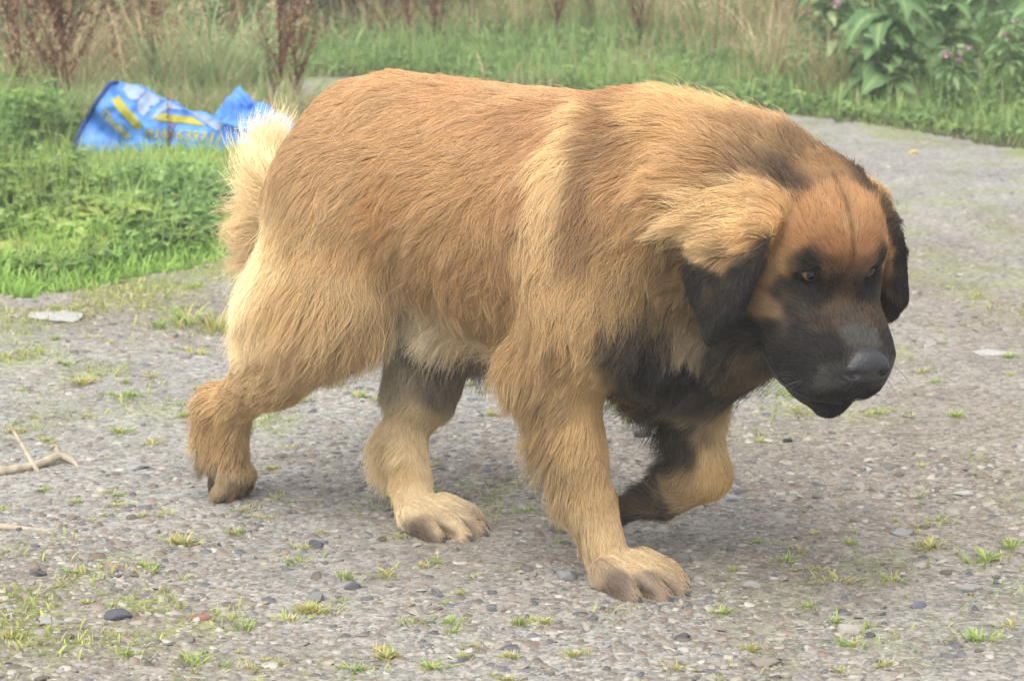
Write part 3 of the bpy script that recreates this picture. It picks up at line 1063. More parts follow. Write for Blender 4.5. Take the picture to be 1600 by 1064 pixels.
PAINT = [  # region, position, coat colour with some shade of underside and inner legs in it
    ('T', -0.492, -0.051, 0.753, 200, 148, 92),
    ('T', -0.512, -0.124, 0.690, 196, 146, 92),
    ('T', -0.527, -0.172, 0.590, 196, 150, 96),
    ('T', -0.353, -0.056, 0.747, 196, 142, 88),
    ('T', -0.242, -0.033, 0.752, 198, 148, 94),
    ('T', -0.355, -0.135, 0.672, 194, 142, 86),
    ('T', -0.245, -0.159, 0.613, 192, 142, 82),
    ('T', -0.409, -0.151, 0.557, 192, 138, 76),
    ('T', -0.212, -0.135, 0.673, 192, 140, 86),
    ('T', -0.186, -0.104, 0.712, 184, 130, 80),
    ('T', -0.093, -0.200, 0.602, 178, 126, 76),
    ('T', -0.276, -0.152, 0.509, 186, 138, 82),
    ('T', -0.170, -0.157, 0.490, 178, 130, 76),
    ('T', -0.385, -0.117, 0.472, 190, 146, 94),
    ('T', -0.456, -0.018, 0.375, 222, 198, 164),
    ('T', -0.447, -0.011, 0.354, 226, 206, 178),
    ('T', -0.419, 0.004, 0.366, 206, 176, 136),
    ('T', -0.397, 0.028, 0.376, 186, 148, 102),
    ('T', -0.181, -0.111, 0.411, 184, 142, 90),
    ('T', -0.360, -0.146, 0.520, 190, 144, 88),
    ('T', -0.098, -0.074, 0.735, 212, 168, 110),
    ('T', -0.048, -0.173, 0.671, 216, 174, 116),
    ('T', -0.067, -0.127, 0.704, 214, 172, 114),
    ('T', -0.042, -0.199, 0.631, 214, 172, 114),
    ('T', -0.049, -0.206, 0.588, 210, 168, 112),
    ('T', -0.051, -0.206, 0.539, 206, 164, 110),
    ('T', -0.044, -0.209, 0.501, 192, 148, 94),
    ('T', -0.074, -0.040, 0.754, 176, 120, 70),
    ('T', -0.116, -0.130, 0.690, 180, 126, 76),
    ('T', -0.133, -0.076, 0.733, 190, 136, 84),
    ('T', 0.030, -0.165, 0.619, 176, 126, 72),
    ('T', -0.011, -0.134, 0.694, 152, 108, 66),
    ('T', -0.042, -0.103, 0.722, 160, 112, 68),
    ('T', -0.003, -0.160, 0.666, 152, 108, 64),
    ('T', 0.006, -0.188, 0.591, 150, 106, 64),
    ('T', 0.002, -0.179, 0.633, 150, 106, 64),
    ('T', 0.011, -0.195, 0.544, 148, 108, 66),
    ('T', 0.043, -0.151, 0.638, 192, 140, 78),
    ('T', 0.047, -0.172, 0.545, 166, 124, 70),
    ('T', 0.030, -0.068, 0.744, 208, 158, 96),
    ('T', 0.048, 0.007, 0.758, 214, 164, 98),
    ('T', 0.113, -0.104, 0.705, 204, 150, 84),
    ('T', 0.109, -0.145, 0.643, 196, 142, 76),
    ('T', 0.094, -0.156, 0.586, 182, 132, 70),
    ('T', 0.136, 0.010, 0.739, 216, 168, 104),
    ('T', 0.206, 0.011, 0.726, 204, 152, 92),
    ('T', 0.164, -0.127, 0.684, 190, 140, 82),
    ('T', 0.098, -0.144, 0.508, 150, 114, 64),
    ('T', 0.064, -0.178, 0.480, 160, 122, 72),
    ('T', 0.018, -0.211, 0.470, 186, 142, 84),
    ('T', -0.028, -0.213, 0.445, 190, 146, 88),
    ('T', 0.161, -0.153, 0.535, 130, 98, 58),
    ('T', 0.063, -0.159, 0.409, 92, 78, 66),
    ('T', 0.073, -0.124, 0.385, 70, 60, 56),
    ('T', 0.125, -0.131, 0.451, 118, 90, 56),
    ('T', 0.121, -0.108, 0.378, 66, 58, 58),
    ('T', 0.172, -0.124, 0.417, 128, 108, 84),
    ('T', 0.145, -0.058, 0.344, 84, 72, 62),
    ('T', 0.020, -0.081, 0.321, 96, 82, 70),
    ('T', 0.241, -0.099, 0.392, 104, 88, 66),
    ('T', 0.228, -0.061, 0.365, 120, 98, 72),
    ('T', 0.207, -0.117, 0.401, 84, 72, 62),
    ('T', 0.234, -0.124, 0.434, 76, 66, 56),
    ('T', 0.152, -0.139, 0.494, 124, 94, 56),
    ('T', 0.110, -0.127, 0.419, 84, 70, 58),
    ('T', 0.263, -0.082, 0.397, 92, 80, 64),
    ('T', 0.192, -0.076, 0.363, 100, 86, 68),
    ('T', 0.135, -0.085, 0.357, 64, 56, 56),
    ('T', 0.080, -0.099, 0.352, 66, 58, 56),
    ('T', 0.178, -0.133, 0.457, 110, 84, 54),
    ('T', 0.241, -0.059, 0.716, 164, 122, 78),
    ('T', 0.264, -0.007, 0.712, 140, 104, 68),
    ('T', 0.227, -0.088, 0.703, 146, 110, 72),
    ('T', 0.267, -0.064, 0.704, 130, 98, 64),
    ('T', 0.193, -0.087, 0.715, 170, 126, 78),
    ('H', -0.151, 0.023, 0.076, 126, 94, 62),
    ('T', 0.253, -0.093, 0.689, 124, 94, 64),
    ('H', -0.125, -0.053, 0.077, 104, 80, 58),
    ('T', 0.220, -0.111, 0.685, 144, 106, 70),
    ('H', -0.113, 0.051, 0.079, 92, 72, 56),
    ('H', -0.097, 0.061, 0.076, 84, 66, 54),
    ('H', -0.108, -0.032, 0.090, 118, 88, 60),
    ('T', 0.161, -0.090, 0.717, 186, 138, 82),
    ('L', 0.000, -0.187, 0.386, 196, 152, 92),
    ('L', -0.068, -0.193, 0.378, 176, 134, 84),
    ('L', -0.065, -0.165, 0.294, 176, 140, 90),
    ('L', -0.020, -0.126, 0.313, 200, 156, 96),
    ('L', -0.035, -0.138, 0.232, 200, 158, 100),
    ('L', -0.081, -0.124, 0.185, 176, 142, 96),
    ('L', -0.027, -0.080, 0.243, 190, 146, 88),
    ('L', -0.014, -0.116, 0.150, 196, 154, 100),
    ('L', -0.056, -0.112, 0.096, 184, 150, 106),
    ('L', -0.004, -0.113, 0.090, 208, 172, 124),
    ('L', 0.051, -0.104, 0.057, 204, 172, 130),
    ('L', 0.011, -0.149, 0.039, 168, 140, 112),
    ('L', 0.094, -0.131, 0.030, 160, 134, 116),
    ('L', 0.056, -0.161, 0.025, 128, 106, 94),
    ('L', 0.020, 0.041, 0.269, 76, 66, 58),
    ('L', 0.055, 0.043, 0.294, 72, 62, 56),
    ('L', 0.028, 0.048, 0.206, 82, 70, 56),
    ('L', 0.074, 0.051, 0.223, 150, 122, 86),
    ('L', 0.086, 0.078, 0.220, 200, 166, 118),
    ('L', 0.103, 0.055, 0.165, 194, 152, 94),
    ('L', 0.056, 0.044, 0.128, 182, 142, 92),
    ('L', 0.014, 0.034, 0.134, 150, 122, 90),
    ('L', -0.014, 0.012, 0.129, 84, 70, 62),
    ('L', -0.027, 0.005, 0.113, 110, 88, 68),
    ('L', -0.543, -0.186, 0.485, 196, 154, 98),
    ('L', -0.623, -0.177, 0.444, 220, 186, 134),
    ('L', -0.703, -0.145, 0.408, 242, 216, 172),
    ('L', -0.704, -0.156, 0.367, 242, 216, 172),
    ('L', -0.702, -0.156, 0.335, 234, 204, 158),
    ('L', -0.804, -0.016, 0.436, 234, 202, 154),
    ('L', -0.695, -0.141, 0.429, 242, 216, 172),
    ('L', -0.487, -0.156, 0.487, 186, 140, 84),
    ('L', -0.492, -0.182, 0.417, 192, 152, 98),
    ('L', -0.468, -0.148, 0.383, 184, 146, 96),
    ('L', -0.575, -0.200, 0.378, 198, 156, 100),
    ('L', -0.641, -0.184, 0.336, 216, 180, 130),
    ('L', -0.567, -0.164, 0.309, 186, 146, 94),
    ('L', -0.544, -0.105, 0.304, 160, 130, 96),
    ('L', -0.650, -0.169, 0.267, 196, 156, 104),
    ('L', -0.788, -0.135, 0.198, 202, 160, 106),
    ('L', -0.795, -0.081, 0.153, 200, 164, 114),
    ('L', -0.817, -0.115, 0.122, 190, 148, 92),
    ('L', -0.806, -0.088, 0.085, 178, 140, 90),
    ('L', -0.811, -0.116, 0.038, 168, 140, 108),
    ('L', -0.543, 0.014, 0.318, 164, 146, 122),
    ('L', -0.464, -0.009, 0.319, 122, 108, 98),  # inner hind leg: sable coat, its shade put into the grey
    ('L', -0.432, 0.020, 0.297, 104, 92, 86),
    ('L', -0.509, -0.006, 0.247, 170, 152, 128),
    ('L', -0.449, 0.023, 0.228, 128, 112, 98),
    ('L', -0.478, 0.007, 0.194, 196, 168, 128),
    ('L', -0.482, 0.010, 0.126, 208, 178, 132),
    ('L', -0.493, -0.018, 0.097, 200, 166, 116),
    ('L', -0.424, -0.043, 0.057, 214, 186, 146),
    ('L', -0.363, -0.049, 0.036, 204, 176, 142),
    ('L', -0.337, 0.002, 0.003, 178, 150, 126),
    ('L', -0.393, -0.076, 0.012, 118, 96, 84),
    ('H', -0.042, -0.016, 0.091, 178, 122, 70),
    ('H', -0.037, -0.051, 0.076, 170, 114, 60),
    ('H', 0.008, -0.028, 0.058, 154, 98, 50),
    ('H', -0.019, -0.069, 0.048, 164, 108, 56),
    ('H', -0.020, -0.081, 0.015, 190, 138, 74),
    ('H', -0.008, -0.075, 0.009, 186, 136, 78),
    ('H', 0.009, -0.057, 0.031, 64, 54, 48),
    ('H', 0.005, -0.064, 0.003, 56, 50, 48),
    ('H', 0.011, -0.033, 0.001, 52, 47, 46),
    ('H', 0.032, -0.030, -0.008, 54, 48, 47),
    ('H', 0.002, -0.073, -0.010, 70, 60, 52),
    ('H', -0.004, -0.085, -0.048, 168, 128, 82),
    ('H', 0.007, -0.080, -0.049, 150, 114, 76),
    ('H', -0.028, -0.093, -0.035, 150, 100, 56),
    ('H', 0.020, -0.073, -0.072, 70, 64, 62),
    ('H', 0.030, -0.064, -0.030, 78, 68, 62),
    ('H', 0.063, -0.065, -0.045, 66, 60, 60),
    ('H', 0.064, -0.045, -0.023, 84, 66, 56),
    ('H', 0.042, -0.009, -0.012, 100, 76, 56),
    ('H', 0.059, -0.025, -0.018, 94, 72, 56),
    ('H', 0.072, 0.003, -0.019, 88, 76, 70),
    ('H', 0.093, -0.001, -0.023, 92, 88, 88),
    ('H', 0.100, -0.048, -0.035, 62, 57, 58),
    ('H', 0.096, -0.062, -0.071, 60, 55, 57),
    ('H', 0.128, -0.041, -0.066, 92, 88, 88),
    ('H', 0.064, -0.069, -0.089, 58, 53, 54),
    ('H', 0.129, -0.029, -0.100, 60, 55, 56),
    ('H', -0.010, -0.075, -0.111, 60, 55, 52),
    ('H', -0.014, -0.084, -0.136, 74, 64, 54),
    ('H', -0.109, -0.027, 0.091, 160, 112, 66),
    ('H', -0.105, 0.025, 0.093, 150, 106, 62),
    ('H', -0.114, -0.107, 0.036, 218, 170, 106),
    ('H', -0.100, -0.092, 0.058, 206, 152, 88),
    ('H', -0.110, -0.134, -0.004, 214, 168, 106),
    ('H', -0.101, -0.149, -0.028, 210, 166, 108),
    ('H', -0.052, -0.131, 0.024, 196, 146, 84),
    ('H', -0.010, -0.141, -0.005, 62, 54, 52),
    ('H', 0.015, -0.150, -0.038, 60, 54, 54),
    ('H', -0.026, -0.155, -0.052, 84, 66, 52),
    ('H', 0.011, -0.130, -0.009, 60, 55, 58),
    ('H', 0.024, -0.145, -0.052, 58, 52, 52),
    ('H', -0.004, -0.155, -0.054, 60, 54, 52),
    ('H', 0.016, -0.128, -0.033, 58, 52, 54),
    ('H', 0.005, -0.123, 0.007, 60, 55, 56),
    ('H', -0.049, -0.142, -0.006, 150, 112, 70),
    ('H', -0.095, -0.066, 0.072, 120, 86, 58),
    ('H', -0.088, -0.053, 0.082, 100, 76, 56),
    ('H', -0.018, -0.036, 0.075, 168, 112, 58),
    ('H', -0.011, 0.002, 0.079, 172, 120, 68),
    ('H', -0.017, -0.086, -0.015, 176, 128, 72),
    ('H', 0.021, -0.034, 0.032, 120, 82, 50),
    ('H', 0.015, -0.044, 0.027, 58, 50, 48),
    ('H', -0.002, -0.070, 0.014, 100, 78, 54),
    ('H', 0.023, -0.039, -0.010, 50, 46, 46),
    ('H', 0.030, -0.020, 0.006, 84, 62, 50),
    ('H', 0.034, 0.001, -0.002, 98, 72, 52),
    ('H', 0.004, -0.078, -0.025, 88, 74, 60),
]
# ---- coat: colour and lie of the hair, from points placed over the body
PAINT += [  # ears, lifted foreleg and tail, each on its own side
          ('E', -0.01, -0.155, -0.085, 58, 52, 52), ('E', 0.0, -0.15, -0.05, 58, 52, 52), ('E', -0.05, -0.155, -0.075, 62, 54, 52), ('E', -0.03, -0.155, -0.04, 60, 53, 52),
          ('E', -0.09, -0.155, -0.065, 80, 64, 54), ('E', 0.010, -0.138, 0.0, 60, 53, 52), ('E', -0.002, -0.118, 0.045, 84, 68, 56), ('E', -0.06, -0.155, -0.055, 62, 54, 52), ('E', -0.06, -0.125, 0.025, 212, 164, 100), ('E', -0.045, -0.135, 0.0, 200, 150, 88), ('E', -0.085, -0.142, -0.02, 220, 176, 114), ('E', -0.035, -0.118, 0.035, 196, 144, 82), ('E', -0.10, -0.118, 0.01, 226, 188, 132), ('E', -0.13, -0.10, 0.035, 222, 182, 126),
          ('E', -0.12, -0.14, -0.03, 218, 180, 124), ('E', -0.08, -0.11, 0.045, 214, 168, 106), ('E', -0.05, -0.09, 0.07, 204, 150, 88),
          ('L', -0.86, -0.09, 0.025, 120, 98, 80), ('L', -0.87, -0.06, 0.02, 110, 90, 74), ('L', -0.67, -0.03, 0.62, 184, 134, 80), ('L', -0.67, -0.06, 0.57, 186, 138, 84), ('L', -0.46, -0.03, 0.05, 214, 184, 142), ('L', -0.50, -0.02, 0.12, 220, 190, 146),
          ('L', 0.00, 0.045, 0.30, 72, 63, 56), ('L', 0.02, 0.04, 0.24, 78, 67, 56), ('L', 0.025, 0.04, 0.20, 92, 78, 62), ('L', 0.050, 0.035, 0.20, 92, 78, 60), ('L', 0.045, 0.04, 0.26, 84, 72, 58), ('L', 0.09, 0.05, 0.20, 200, 164, 114), ('L', 0.085, 0.06, 0.25, 176, 142, 96),
          ('L', 0.095, 0.05, 0.15, 194, 154, 98), ('L', 0.04, 0.03, 0.13, 170, 134, 90), ('L', 0.00, 0.03, 0.125, 96, 80, 66), ('L', -0.03, 0.035, 0.105, 92, 76, 64), ('L', -0.06, 0.05, 0.09, 104, 84, 68), ('L', 0.0, 0.06, 0.15, 62, 54, 50), ('L', -0.04, 0.06, 0.12, 60, 52, 50), ('L', -0.03, 0.09, 0.26, 70, 61, 54),
          ('L', -0.77, 0.0, 0.60, 236, 208, 160), ('L', -0.80, 0.0, 0.64, 240, 214, 170), ('L', -0.86, 0.0, 0.56, 240, 212, 168), ('L', -0.80, -0.03, 0.55, 222, 188, 136), ('L', -0.86, 0.0, 0.50, 226, 194, 146), ('L', -0.83, -0.02, 0.49, 214, 176, 122),
          ('E', -0.09, 0.125, -0.045, 64, 55, 50), ('E', -0.02, 0.135, -0.075, 58, 50, 48), ('E', 0.0, 0.125, -0.045, 58, 50, 48), ('E', -0.03, 0.11, 0.01, 66, 56, 50), ('E', -0.05, 0.12, -0.02, 58, 50, 48), ('E', 0.005, 0.12, -0.02, 58, 50, 48), ('E', -0.04, 0.13, -0.06, 56, 49, 47), ('E', -0.02, 0.105, 0.03, 64, 54, 50), ('E', -0.01, 0.11, 0.0, 58, 50, 48), ('E', 0.0, 0.112, -0.03, 58, 50, 48), ('E', -0.03, 0.10, 0.045, 80, 64, 54), ('E', 0.0, 0.115, -0.06, 56, 49, 47), ('E', -0.04, 0.105, 0.0, 58, 50, 48), ('E', -0.07, 0.09, 0.055, 110, 84, 58), ('E', -0.115, 0.125, -0.02, 196, 152, 94),
          ('L', -0.81, -0.03, 0.45, 176, 134, 86), ('L', -0.83, 0.0, 0.39, 212, 178, 128)]
cp, cc = [], []
for f, x, y, z, r, g, b in PAINT:
    p = np.array((x, y, z))
    q = [p]
    if f == 'T' and abs(y) > 0.03:
        q.append(p * (1, -1, 1))
    if f == 'E':
        q = [hd(*p)]
    if f == 'H':
        q = [hd(*p)] + ([hd(*(p * (1, -1, 1)))] if 0.012 < abs(y) < 0.100 else [])
    for k in q:
        cp.append(k)
        cc.append(lin((r, g, b)))
cp, cc = np.array(cp, np.float32), np.array(cc, np.float32)
cc = cc * np.array((0.97, 1.01, 0.93), np.float32)
lum_ = (cc @ np.array((0.3, 0.6, 0.1), np.float32))[:, None]
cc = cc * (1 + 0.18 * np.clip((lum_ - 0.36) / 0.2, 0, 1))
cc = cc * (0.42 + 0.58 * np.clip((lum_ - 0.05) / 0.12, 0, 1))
cc = cc * 0.86 + 0.14 * (cc @ np.array((0.3, 0.6, 0.1), np.float32))[:, None]
COAT_GAIN = 1.0


def shepard(P, cp, vals, power=3.2, eps=0.00015):
    P = np.asarray(P, np.float32)
    out = np.zeros((len(P), vals.shape[1]), np.float32)
    for s in range(0, len(P), 40000):
        p = P[s:s + 40000]
        d2 = (p * p).sum(1)[:, None] + (cp * cp).sum(1)[None] - 2 * p @ cp.T
        w = (np.maximum(d2, 0) + eps) ** -power
        out[s:s + 40000] = (w @ vals) / w.sum(1, keepdims=True)
    return out


G = []  # position, direction, length, lift


def gp(p, d, L, lift=0.25, mirror=True, head=False):
    p, d = np.array(p, float), np.array(d, float)
    for s in ((1, -1) if mirror and abs(p[1]) > 0.012 else (1,)):
        m = np.array((1, s, 1.0))
        pp, dd = p * m, d * m
        if head:
            pp, dd = hd(*pp), HEAD_R @ dd
        G.append((*pp, *(dd / np.linalg.norm(dd)), L, lift))


for p, d, L, lf in [
    ((-0.66, 0, 0.72), (-1, 0, -0.5), 0.045, 0.25), ((-0.50, 0, 0.76), (-1, 0, -0.1), 0.042, 0.25), ((-0.30, 0, 0.765), (-1, 0, -0.1), 0.045, 0.25),
    ((-0.12, 0, 0.765), (-1, 0, -0.1), 0.050, 0.22), ((0.02, 0, 0.745), (-1, 0, 0.0), 0.055, 0.3), ((0.14, -0.01, 0.73), (-0.9, 0, 0.3), 0.060, 0.5),
    ((0.22, -0.02, 0.71), (-0.8, 0, 0.4), 0.055, 0.5),
    ((-0.62, -0.09, 0.67), (-0.75, 0, -0.65), 0.045, 0.25), ((-0.45, -0.11, 0.69), (-0.9, 0, -0.5), 0.045, 0.22), ((-0.30, -0.12, 0.69), (-0.9, 0, -0.45), 0.050, 0.22),
    ((-0.15, -0.13, 0.70), (-0.8, 0, -0.6), 0.060, 0.25), ((-0.40, -0.165, 0.56), (-0.75, 0, -0.65), 0.055, 0.22), ((-0.25, -0.17, 0.56), (-0.7, 0, -0.7), 0.060, 0.22),
    ((-0.10, -0.175, 0.58), (-0.45, 0, -0.9), 0.070, 0.25), ((-0.42, -0.13, 0.44), (-0.5, 0, -0.87), 0.095, 0.35), ((-0.25, -0.14, 0.43), (-0.45, 0, -0.9), 0.095, 0.35),
    ((-0.38, -0.06, 0.385), (-0.3, -0.1, -1), 0.115, 0.5), ((-0.25, -0.06, 0.36), (-0.3, -0.1, -1), 0.105, 0.5), ((-0.36, -0.11, 0.40), (-0.35, -0.1, -1), 0.105, 0.5), ((-0.12, -0.06, 0.33), (-0.3, -0.1, -1), 0.070, 0.4),
    ((0.00, -0.16, 0.62), (-0.4, 0, -0.92), 0.070, 0.25), ((0.05, -0.15, 0.50), (-0.3, 0, -0.95), 0.075, 0.25), ((0.00, -0.18, 0.45), (-0.2, 0, -1), 0.065, 0.22),
    ((0.10, -0.13, 0.66), (-0.65, -0.1, -0.75), 0.070, 0.35), ((0.16, -0.14, 0.58), (-0.6, -0.1, -0.8), 0.075, 0.35), ((0.14, -0.10, 0.44), (-0.2, 0, -1), 0.085, 0.3),
    ((0.15, 0.0, 0.38), (-0.1, 0, -1), 0.085, 0.4), ((0.00, 0.0, 0.31), (-0.2, 0, -1), 0.075, 0.4), ((0.22, -0.06, 0.42), (-0.3, 0, -0.95), 0.075, 0.35),
    ((-0.52, -0.17, 0.52), (-0.35, 0, -0.92), 0.055, 0.25), ((-0.60, -0.17, 0.52), (-0.45, 0, -0.9), 0.055, 0.28),
]:
    gp(p, d, L, lf)
for p, d, L, lf in [
    # near hind leg
    ((-0.70, -0.07, 0.55), (-0.9, 0, -0.45), 0.065, 0.45), ((-0.72, -0.09, 0.45), (-0.95, 0, -0.4), 0.080, 0.6), ((-0.72, -0.11, 0.36), (-0.9, 0, -0.6), 0.065, 0.45),
    ((-0.60, -0.19, 0.42), (-0.35, 0, -0.93), 0.080, 0.4), ((-0.53, -0.18, 0.38), (-0.5, 0, -0.85), 0.085, 0.5), ((-0.62, -0.15, 0.31), (-0.75, 0, -0.65), 0.050, 0.35),
    ((-0.70, -0.15, 0.27), (-0.75, 0, -0.6), 0.035, 0.3), ((-0.76, -0.13, 0.23), (-0.8, 0, -0.55), 0.030, 0.3), ((-0.85, -0.09, 0.19), (-0.8, 0, -0.6), 0.085, 0.6),
    ((-0.87, -0.09, 0.12), (-0.6, 0, -0.8), 0.075, 0.5), ((-0.80, -0.11, 0.12), (-0.45, 0, -0.9), 0.040, 0.25), ((-0.85, -0.08, 0.05), (-0.2, 0, -1), 0.014, 0.15),
    ((-0.86, -0.07, 0.02), (-0.2, 0, -1), 0.009, 0.12),
    # far hind leg
    ((-0.48, -0.01, 0.34), (-0.2, 0, -1), 0.055, 0.25), ((-0.42, 0.04, 0.30), (-0.2, 0, -1), 0.045, 0.2), ((-0.56, 0.04, 0.25), (-0.4, 0, -0.9), 0.055, 0.3), ((-0.56, 0.03, 0.14), (-0.55, 0, -0.85), 0.080, 0.6),
    ((-0.53, 0.01, 0.06), (-0.4, 0, -0.9), 0.050, 0.35), ((-0.49, 0.0, 0.18), (-0.15, 0, -1), 0.025, 0.2), ((-0.45, 0.0, 0.07), (0.3, 0, -1), 0.022, 0.2), ((-0.41, -0.01, 0.05), (1, 0, -0.35), 0.018, 0.2), ((-0.38, -0.01, 0.03), (1, 0, -0.5), 0.009, 0.12),
    # near foreleg
    ((-0.15, -0.13, 0.36), (-0.6, 0, -0.8), 0.085, 0.6), ((-0.12, -0.12, 0.27), (-0.6, 0, -0.8), 0.085, 0.7), ((-0.09, -0.10, 0.18), (-0.5, 0, -0.87), 0.075, 0.6), ((-0.07, -0.09, 0.10), (-0.35, 0, -0.95), 0.045, 0.3),
    ((-0.02, -0.12, 0.30), (-0.1, 0, -1), 0.030, 0.2), ((-0.01, -0.11, 0.20), (-0.1, 0, -1), 0.025, 0.2), ((0.01, -0.09, 0.10), (0.1, 0, -1), 0.022, 0.2), ((0.05, -0.085, 0.06), (1, 0, -0.4), 0.018, 0.2), ((0.09, -0.085, 0.04), (1, 0, -0.5), 0.010, 0.12), ((0.11, -0.085, 0.03), (1, 0, -0.6), 0.008, 0.12), ((-0.05, -0.16, 0.40), (-0.2, 0, -1), 0.045, 0.22),
    # lifted foreleg
    ((0.00, 0.04, 0.32), (-0.3, 0, -0.95), 0.060, 0.35), ((-0.03, 0.08, 0.26), (-0.75, 0, -0.65), 0.075, 0.6), ((0.01, 0.07, 0.19), (-0.8, 0, -0.5), 0.070, 0.6), ((0.08, 0.06, 0.22), (0.2, 0, -1), 0.022, 0.2), ((0.115, 0.06, 0.16), (-0.1, 0, -1), 0.018, 0.2),
    ((0.05, 0.06, 0.11), (-1, 0, -0.35), 0.022, 0.2), ((0.00, 0.06, 0.14), (-1, 0, 0.3), 0.035, 0.5), ((-0.06, 0.06, 0.09), (-1, 0, -0.1), 0.022, 0.3),
    # tail
    ((-0.72, 0, 0.63), (-0.8, 0, -0.2), 0.050, 0.4), ((-0.77, 0, 0.585), (-0.5, 0, 0.8), 0.100, 1.3), ((-0.77, -0.02, 0.575), (-0.5, -0.1, 0.85), 0.105, 1.3), ((-0.81, 0, 0.52), (-0.85, 0, 0.45), 0.085, 1.2), ((-0.82, 0, 0.45), (-0.95, 0, 0.0), 0.075, 1.1), ((-0.83, 0, 0.38), (-0.7, 0, -0.7), 0.080, 0.8), ((-0.80, -0.03, 0.50), (-0.8, -0.4, 0.1), 0.065, 0.8),
]:
    gp(p, d, L, lf, mirror=False)
for p, d, L, lf in [
    ((0.115, 0, -0.03), (-1, 0, 0.2), 0.008, 0.25), ((0.08, 0, -0.03), (-1, 0, 0.2), 0.011, 0.25), ((0.03, 0, -0.008), (-1, 0, 0.35), 0.012, 0.25), ((0.08, -0.05, -0.08), (-1, -0.1, -0.35), 0.012, 0.25), ((0.04, -0.06, -0.07), (-1, -0.2, -0.3), 0.014, 0.25),
    ((0.03, -0.062, -0.12), (-0.8, 0, -0.6), 0.012, 0.2), ((0.09, 0, -0.14), (-1, 0, -0.3), 0.009, 0.2), ((-0.03, 0, 0.05), (-0.9, 0, 0.45), 0.014, 0.2), ((-0.02, -0.045, 0.03), (-0.8, -0.35, 0.4), 0.011, 0.2), ((-0.07, -0.03, 0.085), (-1, 0, 0.1), 0.022, 0.25),
    ((-0.03, -0.075, 0.0), (-0.9, -0.3, 0.0), 0.013, 0.2), ((-0.06, -0.085, -0.04), (-0.8, -0.3, -0.4), 0.022, 0.3), ((-0.04, -0.075, -0.09), (-0.7, -0.2, -0.7), 0.028, 0.3), ((-0.02, -0.03, -0.145), (-0.7, 0, -0.7), 0.034, 0.35), ((-0.10, -0.06, -0.12), (-0.6, 0, -0.8), 0.055, 0.4),
    ((-0.12, 0, 0.10), (-0.9, 0, 0.5), 0.042, 0.6), ((-0.11, -0.06, 0.08), (-0.8, -0.4, 0.35), 0.050, 0.5), ((-0.17, 0, 0.08), (-0.9, 0, 0.45), 0.060, 0.6),
    # ears: long over the top, short and close below
    ((-0.07, -0.085, 0.075), (-0.8, -0.4, -0.2), 0.060, 0.35), ((-0.10, -0.115, 0.02), (-0.75, -0.45, -0.5), 0.110, 0.75), ((-0.06, -0.125, 0.02), (-0.75, -0.35, -0.6), 0.085, 0.5), ((-0.115, -0.135, -0.02), (-0.8, -0.3, -0.5), 0.095, 0.75), ((-0.05, -0.115, 0.04), (-0.6, -0.3, -0.75), 0.060, 0.3),
    ((-0.10, -0.145, -0.045), (-0.6, -0.2, -0.7), 0.045, 0.3), ((-0.06, -0.15, -0.035), (-0.1, -0.1, -1), 0.020, 0.2), ((-0.02, -0.155, -0.07), (0.3, 0, -1), 0.014, 0.2), ((0.0, -0.14, 0.0), (0.35, -0.1, -1), 0.012, 0.2), ((-0.03, -0.15, -0.02), (0.3, -0.1, -1), 0.015, 0.2),
]:
    gp(p, d, L, lf, head=True)
G = np.array(G, np.float32)


